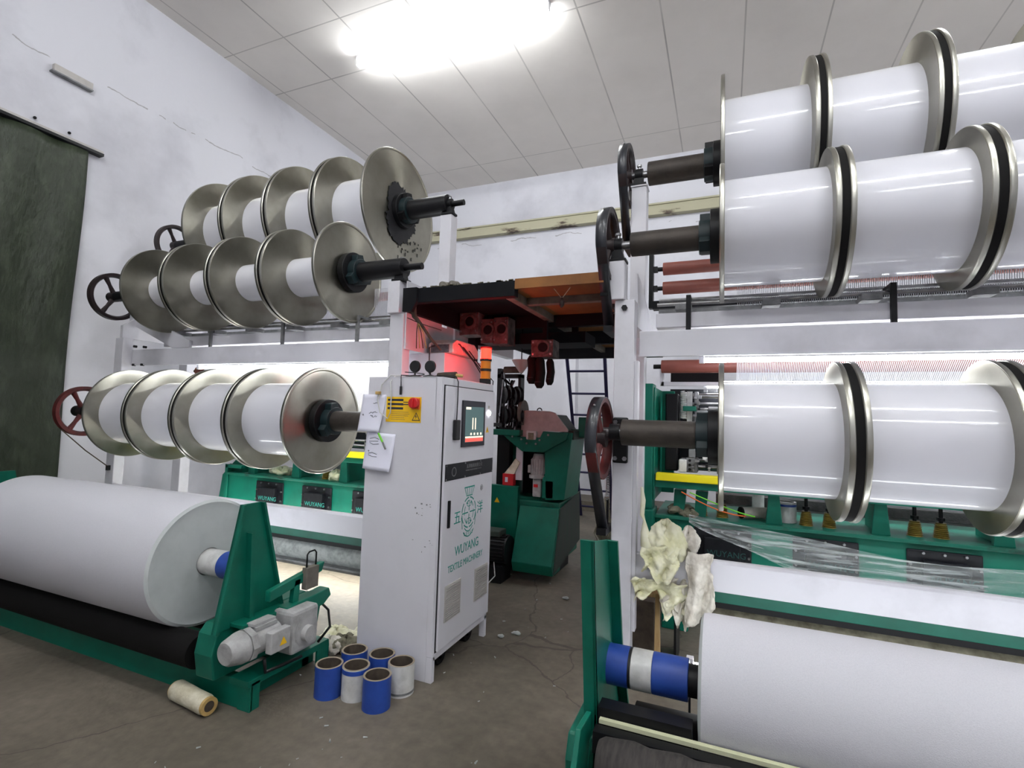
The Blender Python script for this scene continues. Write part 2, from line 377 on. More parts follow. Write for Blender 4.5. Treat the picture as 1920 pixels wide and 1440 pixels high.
# ceiling tube lamps: one in view, the rest of the rows out of frame
def ceiling_lamp(x, y, lab, L=1.42, first=False):
    t = thing('ceiling_lamp', lab, 'lamp', (x, y, ZC), 'ceiling tube lamps')
    obj('housing', MB().box(x - L, x + L, y - .05, y + .05, ZC - .06, ZC), 'white_paint', t)
    obj('lamp_tube', MB().cyl((x - L + .03, y, ZC - .10), (x + L - .03, y, ZC - .125), .056, n=16), 'tube_light', t)
    obj('end_cap', MB().box(x - L, x - L + .03, y - .03, y + .03, ZC - .14, ZC - .06), 'white_paint', t)
    obj('end_cap', MB().box(x + L - .03, x + L, y - .03, y + .03, ZC - .14, ZC - .06), 'white_paint', t)
    return t
ceiling_lamp(-3.36, 5.45, 'glowing tube lamp on the ceiling left of centre', first=True)
for i, (x, y) in enumerate([(3.4, 5.45), (5.6, 1.8), (1.6, .9), (-3.3, .4), (-1.0, -2.2), (3.6, -2.4)]):
    ceiling_lamp(x, y, 'glowing tube lamp on the ceiling outside the picture')

# ================================================================ warp beams
PITCH_X, PITCH_R, SPW, FLT = .6, .61, .52, .027
def spool(R, ry, name='warp_spool'):
    t = thing(name, '', 'spool', (0, 0, 0))
    h = SPW / 2
    obj('yarn_package', MB().lathe([(-h, ry), (h, ry)], n=96), 'yarn', t)
    for sgn in (1, -1):
        pr = [(0, .06), (0, R - .004), (.004, R - .0015), (.023, R - .0015), (.027, R - .005), (.027, R - .016), (.020, R - .024), (.025, .2), (.026, .06), (0, .06)]
        fl = obj('flange', MB().lathe([(a * sgn, b) for a, b in pr], (sgn * h, 0, 0), n=96), 'aluminium', t)
        obj('rim_band', MB().lathe([(sgn * .002, R - .006), (sgn * .002, R - .001), (sgn * .005, R + .0008), (sgn * .022, R + .0008), (sgn * .0255, R - .002), (sgn * .0255, R - .006)], (sgn * h, 0, 0), n=96), 'aluminium_rim', t)
    return t
rows = [  # name, Y, Z, R, left x0, right x0, yarn radius left, yarn radius right
    ('low', 3.10, 1.542, .409, -2.87, 0.0, .288, .300),
    ('front', 3.33, 2.772, .415, -2.884, 0.0, .165, .318),
    ('back', 4.08, 3.60, .590, -2.946, 0.0, .36, .425)]
where = {'low': 'lowest row', 'front': 'upper front row', 'back': 'topmost back row'}
ordl = ['at the cabinet end', 'second from cabinet end', 'third from cabinet end', 'farthest, by the wall']
ordr = ['beside the iron shaft', 'second from the shaft', 'cut by the picture edge']
for nm, Y, Z, R, xl, xr, ryl, ryr in rows:
    s = spool(R, ryl)
    for k in range(4):
        o = s if k == 0 else copy_tree(s)
        o.location = (xl - FLT - SPW / 2 - k * PITCH_X, Y, Z)
        o['label'] = 'white yarn spool, %s of left machine, %s' % (where[nm], ordl[k]); o['group'] = 'warp spools on the left machine, ' + where[nm]
    s = spool(R, ryr)
    for k in range(3):
        o = s if k == 0 else copy_tree(s)
        o.location = (xr + SPW / 2 + k * PITCH_R, Y, Z)
        o['label'] = 'white yarn spool, %s of right machine, %s' % (where[nm], ordr[k]); o['group'] = 'warp spools on the right machine, ' + where[nm]

# shafts through the rows
def wheel(x, y, z, r, m, lab, side):
    t = thing('brake_pulley', lab, 'wheel', (x, y, z))
    obj('rim', MB().lathe([(-.03, r - .03), (-.03, r), (.03, r), (.03, r - .03), (.008, r - .045), (-.008, r - .045), (-.03, r - .03)], (x, y, z), n=64), m, t)
    for k in range(3):
        a = PI / 2 + .5 + k * 2 * PI / 3
        c, s_ = math.cos(a), math.sin(a)
        mb = MB()
        mb.ring([(x, y + c * .04, z + s_ * .04), (x, y + c * (r - .12), z + s_ * (r - .12)), (x, y + c * (r - .035), z + s_ * (r - .035))], [.026, .018, .026], 10)
        obj('spoke', mb, m, t)
    obj('hub', MB().cyl((x - .04, y, z), (x + .04, y, z), .055), 'wheel_black', t)
    return t
def shaft(nm, side, Y, Z, R, x_end, x_far):
    """x_end: outer flange face; side -1: machine on the left"""
    d = 1 if side == 'left' else -1           # direction pointing out of the flange
    rt = .078 if R < .5 else .092
    tl = .5
    t = thing('beam_shaft', 'dark iron beam shaft of the %s on the %s machine' % (where[nm], side), 'shaft', (x_end, Y, Z))
    x1 = x_end + d * (.04 + tl)
    obj('shaft_tube', MB().cyl((x_end + d * .05, Y, Z), (x1, Y, Z), rt, n=40), 'shaft_iron' if side == 'right' or nm == 'low' else 'black_iron', t, .004)
    obj('hub_disc', MB().cyl((x_end + d * .0, Y, Z), (x_end + d * .055, Y, Z), .165, n=40), 'black_iron', t, .003)
    mb = MB(); 
    obj('clamp_ring', mb.cyl((x_end + d * .05, Y, Z), (x_end + d * .12, Y, Z), rt * 1.35, n=40), 'dark_teal', t, .003)
    for k in range(3):
        a = PI / 2 + k * 2 * PI / 3 + .2; c, s_ = math.cos(a), math.sin(a)
        rr = rt * 1.5
        mb = MB(); n = Vector((0, c, s_)); b = Vector((0, -s_, c)); ct = Vector((x_end, Y, Z))
        p = [ct + n * (rt * .9) - b * .05, ct + n * (rr + .022) - b * .035, ct + n * (rr + .022) + b * .035, ct + n * (rt * .9) + b * .05]
        mb.prism([(v.y, v.z) for v in p], 'x', x_end + d * .055, x_end + d * .115)
        obj('clamp_lug', mb, 'dark_teal' if nm != 'back' else 'black_iron', t, .004)
    xin = x_far
    obj('core_bar', MB().cyl((x_end, Y, Z), (xin, Y, Z), .055, n=16), 'black_iron', t)
    for k in range(4 if side == 'left' else 3):
        pp = PITCH_X if side == 'left' else PITCH_R
        gap = pp - SPW - 2 * FLT; g = gap / 2 - .0005
        xc = x_end - d * (k * pp + SPW + 2 * FLT + gap / 2)
        if side == 'left' and k == 3: break
        obj('spacer_ring', MB().lathe([(-g, .07), (-g, R - .006), (g, R - .006), (g, .07), (-g, .07)], (xc, Y, Z), n=72), 'rubber', t)
    obj('journal', MB().cyl((x1, Y, Z), (x1 + d * .16, Y, Z), .027, n=20), 'steel' if side == 'right' else 'black_iron', t)
    return t, x1
for nm, Y, Z, R, xl, xr, ryl, ryr in rows:
    shaft(nm, 'left', Y, Z, R, xl + .0, -6.12 if nm != 'back' else -6.3)
    shaft(nm, 'right', Y, Z, R, xr - FLT, 1.85)
    wr = .25
    xw = {'low': -.70, 'front': -.715, 'back': -.735}[nm]
    lab = {'low': 'dark red spoked brake wheel beside the white post, lowest on the right machine', 'front': 'black spoked brake wheel of the upper front row, right machine', 'back': 'highest black spoked brake wheel, right machine'}[nm]
    wheel(xw, Y, Z + (.0 if nm != 'low' else -.04), wr, 'wheel_red' if nm == 'low' else 'wheel_black', lab, 'right')
    xw2 = {'low': -6.0, 'front': -6.05, 'back': -6.27}[nm]
    lab = {'low': 'dark red spoked wheel in front of the curtain, lowest row of left machine', 'front': 'black spoked wheel by the left wall, upper front row', 'back': 'black spoked wheel by the left wall, topmost row'}[nm]
    wheel(xw2, Y, Z, wr, 'wheel_red' if nm == 'low' else 'wheel_black', lab, 'left')

# brake belts: round the top of the wheel and down to a spring
def belt(x, Y, Z, r, zlow, lab, yend):
    t = thing('brake_belt', lab, 'belt', (x, Y, Z))
    pts = []
    n = 26
    for i in range(n + 1):
        a = -.2 + (PI + .45) * i / n
        pts.append((Y + (r + .004) * math.cos(a), Z + (r + .004) * math.sin(a)))
    pts.append((yend, zlow))
    mb = MB(); vs = []
    for i, (y, z) in enumerate(pts):
        for xx in (x - .034, x + .034): vs.append((xx, y, z))
    mb._add(vs, [(2 * i, 2 * i + 1, 2 * i + 3, 2 * i + 2) for i in range(len(pts) - 1)], True)
    obj('strap', mb, 'belt', t, thick=.006, sharp=False)
    for f in (.15, .42, .7):
        i = int(f * (len(pts) - 2)); y, z = pts[i]
        obj('rivet', MB().sphere((x, Y + (y - Y) * 1.03, Z + (z - Z) * 1.03), .008, .008, .008, 6), 'steel', t)
    y0 = pts[0][0]; z0 = pts[0][1]
    sp = [(x + .012 * math.cos(k * .9), y0 + .0 + .012 * math.sin(k * .9), z0 - .10 - k * .0016) for k in range(int(160))]
    obj('tension_spring', MB().tube([(x, y0, z0), (x, y0, z0 - .10)] + sp, .0032, 5), 'steel', t, sharp=False)
    obj('anchor_rod', MB().cyl((x, y0, z0 - .355), (x, y0 + .0, zlow - .02), .008, n=8).box(x - .03, x + .03, yend - .03, y0 + .03, zlow - .04, zlow), 'black_iron', t)
    return t
t = thing('brake_line', 'thin cord from the lowest red wheel by the curtain', 'cord', (-6.0, 3.1, 1.3))
obj('cord_line', MB().tube([(-6.0, 2.92, 1.36), (-5.92, 3.1, 1.15), (-5.86, 3.28, .98)], .006, 6), 'core_dark', t)
obj('cord_hook', MB().box(-5.875, -5.845, 3.27, 3.30, .94, .99), 'black_iron', t)
belt(-.70, 3.10, 1.50, .25, .94, 'black brake belt round the low red wheel with spring', 3.2)
belt(-.715, 3.33, 2.772, .25, 2.24, 'black brake belt round the upper front wheel by the post', 3.36)
belt(-.735, 4.08, 3.60, .25, 3.06, 'black brake belt round the highest wheel, right machine', 4.1)

# ================================================================ machine frames (white)
def frame(side):
    if side == 'right':
        px0, px1, t = -.665, -.535, thing('machine_gantry', 'white painted steel frame of the right knitting machine', 'frame', (-.6, 3.4, 0))
        cx0, cx1 = -.52, 2.6
    else:
        px0, px1, t = -2.445, -2.315, thing('machine_gantry', 'white painted steel frame of the left knitting machine', 'frame', (-2.4, 3.4, 0))
        cx0, cx1 = -5.82, -2.445
    obj('front_post', MB().box(px0, px1, 3.30, 3.40, 0, 2.40), 'white_paint', t, .006)
    if side == 'right': obj('front_post_flange', MB().box(px1, px1 + .025, 3.315, 3.385, .3, 2.0), 'white_paint', t, .003)
    o = -.045 if side == 'right' else -.01
    obj('bearing_box', MB().box(px0 + o, px1 + o - .02, 3.27, 3.40, 2.40, 2.655), 'white_paint', t, .006)
    obj('back_post', MB().box(px0 - .03, px1 - .04, 4.04, 4.16, 0, 3.49), 'white_paint', t, .006)
    obj('crossbeam', MB().box(cx0, cx1, 3.40, 3.50, 2.045, 2.205), 'white_paint', t, .005)
    obj('crossbeam_lip', MB().box(cx0, cx1, 3.385, 3.40, 2.035, 2.05), 'white_paint', t)
    obj('depth_beam', MB().box(px0 + .02, px1 - .02, 3.40, 4.04, 2.26, 2.40), 'white_paint', t, .004)
    obj('depth_beam', MB().box(px0 + .02, px1 - .02, 4.16, 5.6, 2.30, 2.42), 'white_paint', t, .004)
    if side == 'right':
        mb = MB().prism([(3.40, 2.60), (3.56, 2.58), (4.02, 2.42), (4.02, 2.26), (3.42, 2.24)], 'x', px1 - .012, px1)
        obj('gusset_plate', mb, 'white_paint', t)
        obj('back_post_cap', MB().box(px0 - .035, px1 - .035, 4.03, 4.17, 3.49, 3.50), 'white_paint', t)
        for y in (3.30,):
            for z in (2.345,): obj('bolt', MB().cyl((-.60, 3.285, z), (-.60, 3.30, z), .02, n=6), 'black_iron', t)
    else:
        obj('side_plate', MB().box(px1, px1 + .012, 3.32, 3.86, 2.12, 2.66), 'white_paint', t)
        obj('far_post', MB().box(-5.93, -5.80, 3.30, 3.40, 0, 2.32), 'white_paint', t, .006)
        mb = MB().prism([(3.3, 2.32), (3.3, 2.45), (3.5, 2.60), (4.5, 2.60), (5.3, 2.45), (5.3, 2.32)], 'x', -5.86, -5.82)
        obj('far_side_plate', mb, 'white_paint', t)
        obj('far_back_post', MB().box(-6.0, -5.86, 4.04, 4.16, 0, 3.5), 'white_paint', t, .006)
        obj('far_brace', MB().prism([(-5.93, 2.62), (-5.82, 2.62), (-4.95, 2.28), (-4.95, 2.21), (-5.2, 2.21), (-5.93, 2.50)], 'y', 3.42, 3.45), 'white_paint', t, .003)
        for x, z in ((-5.74, 2.235), (-5.58, 2.225), (-5.74, 2.04), (-5.6, 2.04)):
            obj('bolt', MB().cyl((x, 3.37, z), (x, 3.40, z), .014, n=6), 'black_iron', t)
    # fabric front board and its bracket
    if side == 'right':
        obj('front_board', MB().prism([(3.28, .63), (3.28, .79), (3.30, .803), (3.34, .803), (3.34, .63)], 'x', -.075, 2.6), 'white_paint', t, .003)
        obj('board_bracket', MB().box(-.54, -.075, 3.34, 3.40, .62, .775), 'white_paint', t, .004)
    else:
        obj('front_board', MB().prism([(3.28, .63), (3.28, .79), (3.30, .803), (3.34, .803), (3.34, .63)], 'x', -5.8, -2.445), 'white_paint', t, .003)
    return t
FR = frame('right'); FL = frame('left')
# bearings (dark) holding the shafts on the posts
def bearing(x, y, z, lab, tall=.24, dirz=-1, wide=.095):
    t = thing('shaft_bearing', lab, 'bearing', (x, y, z))
    if dirz == 0:
        obj('mount_plate', MB().box(x - wide / 2, x + wide / 2, y + .165, y + .199, z - .2, z + .09), 'black_iron', t, .01)
        obj('bearing_block', MB().cyl((x - .03, y, z), (x + .03, y, z), .05, n=24).box(x - .03, x + .03, y, y + .166, z - .035, z + .035), 'black_iron', t)
        for yy in (-.03, .03):
            for zz in (-.17, .06): obj('bolt', MB().cyl((x + yy, y + .15, z + zz), (x + yy, y + .166, z + zz), .014, n=6), 'steel', t)
    else:
        obj('mount_plate', MB().box(x - .06, x + .06, y - .05, y + .05, z - tall, z - tall + .02), 'black_iron', t, .003)
        obj('bearing_block', MB().cyl((x - .03, y, z), (x + .03, y, z), .05, n=24).prism([(x - .045, z - tall + .02), (x + .045, z - tall + .02), (x + .02, z), (x - .02, z)], 'y', y - .035, y + .035), 'black_iron', t)
        obj('clamp_screw', MB().cyl((x, y, z + .03), (x, y, z + .075), .011, n=8).cyl((x, y, z + .07), (x, y, z + .085), .02, n=6), 'steel', t)
    return t
bearing(-.61, 3.10, 1.542, 'black shaft bearing bolted on the face of the right white post', dirz=0)
bearing(-.655, 3.33, 2.772, 'black shaft bearing on top of the right white post', tall=.117)
bearing(-.64, 4.08, 3.60, 'black shaft bearing on the tall back post, right machine', tall=.10)
bearing(-2.375, 3.33, 2.772, 'black shaft bearing on top of the post left of the platform', tall=.117)
bearing(-2.40, 4.08, 3.60, 'black shaft bearing on the tall white post left of the platform', tall=.11)
bearing(-2.36, 3.10, 1.542, 'black shaft bearing behind the control cabinet edge', dirz=0)
t = thing('grease_stain', 'spattered black grease round the hub of the top left end flange', 'stain', (-2.92, 4.08, 3.6))
mb = MB(); pts = []
for k in range(90):
    a = 2 * PI * k / 90; rr = .255 + .03 * math.sin(3 * a + 1) + random.uniform(-.018, .022)
    if math.sin(a) < -.3: rr += .05
    pts.append((4.08 + rr * .92 * math.cos(a), 3.60 + rr * math.sin(a)))
mb.prism(pts, 'x', -2.945, -2.939)
obj('grease_patch', mb, 'grease', t)
mb = MB()
for k in range(26):
    a = -PI / 2 + random.uniform(-.2, 1.0); rr = random.uniform(.30, .48); y, z = 4.08 + rr * math.cos(a), 3.6 + rr * math.sin(a)
    mb.box(-2.946, -2.943, y - .004, y + .006, z - random.uniform(.004, .03), z + .008)
g = obj('grease_spots', mb, 'grease', t); g['kind'] = 'stuff'
bm_ = None

# ================================================================ light tubes and guide rollers in the machines
def light_tube(x0, x1, y, z, lab, r=.016, grp='tube lamps inside the machines', m='inner_light'):
    t = thing('tube_lamp', lab, 'lamp', ((x0 + x1) / 2, y, z), grp)
    obj('lamp_tube', MB().cyl((x0, y, z), (x1, y, z), r, n=12), m, t)
    obj('lamp_holder', MB().box(x0 - .03, x0, y - .02, y + .02, z - .02, z + .04), 'white_paint', t)
    obj('lamp_holder', MB().box(x1, x1 + .03, y - .02, y + .02, z - .02, z + .04), 'white_paint', t)
    if z < 1:
        for xx in (x0 - .02, x1 + .01): obj('lamp_foot', MB().box(xx, xx + .01, y - .006, y + .006, .01, z - .02).box(xx - .03, xx + .04, y - .04, y + .04, 0, .01), 'black_iron', t)
light_tube(-.12, 2.55, 3.52, 2.02, 'white tube lamp under the crossbeam of the right machine')
light_tube(-4.9, -2.5, 3.52, 2.02, 'white tube lamp under the crossbeam of the left machine')
light_tube(-.13, 2.5, 2.62, .47, 'white tube lamp low behind the right fabric roll', r=.02, m='low_light')
light_tube(-5.3, -2.75, 3.95, .24, 'white tube lamp near the floor under the left machine', r=.025, m='floor_light')
light_tube(.0, 2.5, 3.95, .24, 'white tube lamp near the floor under the right machine', r=.02, m='low_light')
light_tube(-.13, 2.5, 4.55, 1.93, 'bright tube lamp above the needles of the right machine', r=.03)
light_tube(-4.75, -3.02, 2.62, .47, 'added unseen tube lamp behind the left fabric roll, brightening the white board', r=.02, m='low_light')  # added lamp, hidden by the roll, to brighten the left front board
light_tube(-5.6, -2.7, 4.55, 1.93, 'bright tube lamp above the needles of the left machine', r=.03)
def roller(name, x0, x1, y, z, r, m, lab, cat='roller'):
    t = thing(name, lab, cat, (x0, y, z))
    obj('roller_tube', MB().cyl((x0, y, z), (x1, y, z), r, n=32), m, t)
    obj('end_pin', MB().cyl((x0 - .06, y, z), (x0, y, z), r * .35, n=12), 'black_iron', t)
    obj('end_pin', MB().cyl((x1, y, z), (x1 + .06, y, z), r * .35, n=12), 'black_iron', t)
    return t
roller('guide_roller', -.42, 2.5, 3.86, 2.745, .047, 'roller_brown', 'upper brown guide roller behind the right front spools')
roller('guide_roller', -.42, 2.5, 3.86, 2.60, .047, 'roller_brown', 'lower brown guide roller behind the right front spools')
roller('guide_roller', -.44, 2.5, 4.0, 2.03, .05, 'roller_brown', 'brown guide roller under the crossbeam, right machine')
roller('guide_roller', -5.6, -2.45, 4.0, 2.03, .05, 'roller_brown', 'brown guide roller under the crossbeam, left machine')
roller('guide_roller', -5.4, -2.5, 3.86, 2.70, .04, 'roller_brown', 'upper brown guide roller behind the left front spools')
t = thing('roller_bracket', 'black iron bracket holding the two brown rollers, right machine', 'bracket', (-.5, 3.86, 2.6))
obj('bracket_plate', MB().box(-.52, -.49, 3.83, 3.89, 2.45, 2.86), 'black_iron', t)
for z in (2.745, 2.60): obj('bracket_arm', MB().box(-.49, -.46, 3.84, 3.88, z - .02, z + .02), 'black_iron', t)
obj('bracket_foot', MB().box(-.49, 2.5, 3.82, 3.90, 2.44, 2.50), 'black_iron', t)
# upper tension rails (pale bars with brackets) on both machines
for sd, x0, x1 in (('right', -.42, 2.55), ('left', -5.4, -2.46)):
    t = thing('tension_rail', 'pale grey yarn tension rail above the crossbeam, %s machine' % sd, 'rail', (x0, 3.6, 2.3))
    obj('rail_bar', MB().box(x0, x1, 3.46, 3.56, 2.235, 2.33), 'white_paint', t, .004)
    obj('thin_rod', MB().cyl((x0, 3.52, 2.40), (x1, 3.52, 2.40), .012, n=10), 'steel', t)
    obj('thin_rod', MB().cyl((x0, 3.62, 2.45), (x1, 3.62, 2.45), .012, n=10), 'steel', t)
    obj('comb_strip', MB().box(x0, x1, 3.60, 3.64, 2.345, 2.385), 'dull_steel', t)
    k = 0; x = x0 + .12
    while x < x1:
        obj('rail_clip', MB().box(x, x + .10, 3.47, 3.60, 2.355, 2.39), 'dull_steel', t)
        x += .52
    for x in ((-.23, .87, 1.9) if sd == 'right' else (-4.7, -3.75, -2.9)):
        mb = MB().box(x, x + .03, 3.44, 3.46, 2.21, 2.42).box(x, x + .03, 3.44, 3.60, 2.42, 2.44)
        obj('rail_bracket', mb, 'black_iron' if sd == 'right' else 'dull_steel', t)
    t = thing('yarn_sheet', 'sheet of fine white warp threads behind the spools, %s machine' % sd, 'yarn', (x0, 3.7, 2.4), kind='stuff')
    mb = MB()
    x = x0 + .5 if sd == 'right' else x0 + .3
    while x < x1 - .1:
        mb.box(x, x + .0035, 3.66, 3.664, 2.25, 2.72); x += .011
    # slanting down to the needles
    x = x0 + .5 if sd == 'right' else x0 + .3
    while x < x1 - .1:
        mb.prism([(3.70, 2.02), (3.704, 2.02), (4.304, 1.50), (4.30, 1.50)], 'x', x, x + (.0075 if sd == 'left' else .0045)); x += .010
    obj('threads', mb, 'yarn', t, weld=False)
    t['kind'] = 'stuff'
# ================================================================ green machine beds
def bed(side):
    x0, x1 = (-.60, 2.6) if side == 'right' else (-5.35, -2.5)
    t = thing('machine_bed', 'green cast machine bed of the %s knitting machine' % side, 'machine', ((x0 + x1) / 2, 4.4, 0))
    obj('bed_beam', MB().box(x0 + .1, x1, 4.20, 4.90, .42, .87), 'green', t, .012)
    obj('bed_ledge', MB().box(x0 + .1, x1, 4.17, 4.95, .86, .885), 'green_dirty', t, .004)
    if side == 'right':
        obj('end_column', MB().box(-.605, -.515, 4.12, 4.30, .93, 1.91), 'green', t, .006)
        obj('column_web', MB().box(-.515, -.50, 4.14, 4.70, 1.0, 1.88).box(-.515, -.40, 4.64, 4.70, 1.0, 1.88), 'green', t, .004)
        obj('column_foot', MB().box(-.63, -.50, 4.08, 4.34, 0, .93), 'green', t, .01)
        obj('column_arm', MB().prism([(-.78, 1.36), (-.605, 1.36), (-.605, 1.22), (-.70, 1.26)], 'y', 4.14, 4.26), 'green', t)
        obj('cable_box', MB().box(-.72, -.62, 4.16, 4.26, 1.02, 1.12), 'black_iron', t, .005)
        for xx in (-.32, -.16): obj('support_leg', MB().prism([(xx - .05, .88), (xx + .03, .88), (xx + .05, 1.08), (xx - .04, 1.08)], 'y', 4.25, 4.33), 'green', t, .004)
        ups = (.34, .99, 1.64, 2.29)
    else:
        obj('end_column', MB().prism([(-5.50, .30), (-5.10, .30), (-5.10, 1.02), (-5.22, 1.02), (-5.42, .84)], 'y', 4.25, 4.8), 'green', t, .008)
        obj('end_bracket', MB().box(-5.30, -5.05, 4.19, 4.25, .93, .97).box(-5.30, -5.26, 4.19, 4.25, .5, .97), 'green', t, .004)
        ups = (-4.92, -4.27, -3.62, -2.97)
    for xx in ups:
        obj('upright', MB().prism([(xx - .055, .885), (xx + .055, .885), (xx + .03, 1.16), (xx - .03, 1.16)], 'y', 4.22, 4.26).box(xx - .012, xx + .012, 4.26, 4.60, .885, 1.16), 'green', t, .004)
    obj('upper_rail', MB().box(x0 + .1, x1, 4.16, 4.26, 1.10, 1.155), 'green', t, .003)
    yb = obj('yellow_guard', MB().box(x0 + .11, x1, 4.13, 4.22, 1.155, 1.212), 'yellow', t, .004)
    label(yb, 'bright yellow guard strip along the rail')
    obj('bed_leg', MB().box(x0 + .15, x0 + .35, 4.25, 4.85, 0, .42), 'green', t, .01)
    obj('bed_leg', MB().box(x1 - .3, x1 - .1, 4.25, 4.85, 0, .42), 'green', t, .01)
    cov = [-.21, .455, 1.12, 1.785] if side == 'right' else [-3.466, -4.131, -4.796]
    for c in cov:
        w_, z0, z1 = .40, .545, .822
        cp = obj('cover_plate', MB().box(c, c + w_, 4.185, 4.20, z0, z1).box(c + .075, c + w_ - .075, 4.135, 4.185, z0 + .03, z1 - .06), 'plate_black', t, .008)
        pos = [(c + w_ * f, z1 - .018) for f in (.22, .5, .78)] + [(c + w_ * f, z0 + .018) for f in (.22, .5, .78)] + [(c + .018, z0 + (z1 - z0) * f) for f in (.3, .66)] + [(c + w_ - .018, z0 + (z1 - z0) * f) for f in (.3, .66)]
        for (x, z) in pos:
            obj('bolt', MB().cyl((x, 4.17, z), (x, 4.186, z), .009, n=6), 'steel', cp)
        text('maker_name', 'WUYANG', .062, (c + .095, 4.134, z0 + .085), FRONT, 'teal_print' if side == 'left' else 'faint_print', cp, sx=.95)
    # bellows with push rods
    xs = (-.16, -.01, .56, .705, 1.21, 1.355) if side == 'right' else (-3.95, -3.35)
    for x in xs:
        pr = []
        for k in range(8):
            pr += [(.012 * k, .048 - .0016 * k), (.012 * k + .006, .039 - .0016 * k)]
        pr += [(.10, .03), (.10, 0)]
        b = obj('rubber_bellows', MB().lathe([(0, 0)] + pr, (x, 4.34, .885), 'z', n=28), 'brass', t)
        obj('push_rod', MB().cyl((x, 4.34, .98), (x, 4.34, 1.10), .012, n=10).cyl((x, 4.34, 1.0), (x, 4.34, 1.02), .024, n=10), 'black_iron', b)
    return t
bed('right'); bed('left')
# far side boards and roll of each machine, seen through it
for sd, x0, x1 in (('right', -.07, 2.6), ('left', -4.8, -2.5)):
    t = thing('fabric_board', 'white board and grey take-up beam on the far side of the %s machine' % sd, 'board', (x0, 5.4, .8))
    obj('white_board', MB().box(x0, x1, 5.40, 5.46, .60, 1.02), 'white_paint', t, .004)
    obj('grey_strip', MB().box(x0, x1, 5.36, 5.40, .84, .93), 'dull_steel', t, .004)
    obj('board_stand', MB().box(x0 + .05, x0 + .12, 5.46, 5.52, 0, 1.0).box(x1 - .12, x1 - .05, 5.46, 5.52, 0, 1.0), 'white_paint', t)
# fabric take-down: green strip, dark gap and linty roller under the front board
for sd, x0, x1 in (('left', -5.7, -2.45), ('right', -.07, 2.6)):
    t = thing('take_down', 'green rail with linty grey take-down roller under the white board, %s machine' % sd, 'roller', (x0, 3.5, .4))
    obj('green_rail', MB().box(x0, x1, 3.36, 3.44, .545, .61), 'green', t, .003)
    obj('black_bar', MB().box(x0, x1, 3.40, 3.48, .50, .54), 'black_iron', t)
    obj('lint_roller', MB().cyl((x0, 3.52, .405), (x1, 3.52, .405), .095, n=40), 'lint' if sd == 'left' else 'old_rag', t)
    obj('lint_tray', MB().prism([(3.40, .315), (3.40, .33), (3.66, .33), (3.66, .29), (3.42, .29)], 'x', x0, x1), 'dull_steel', t)
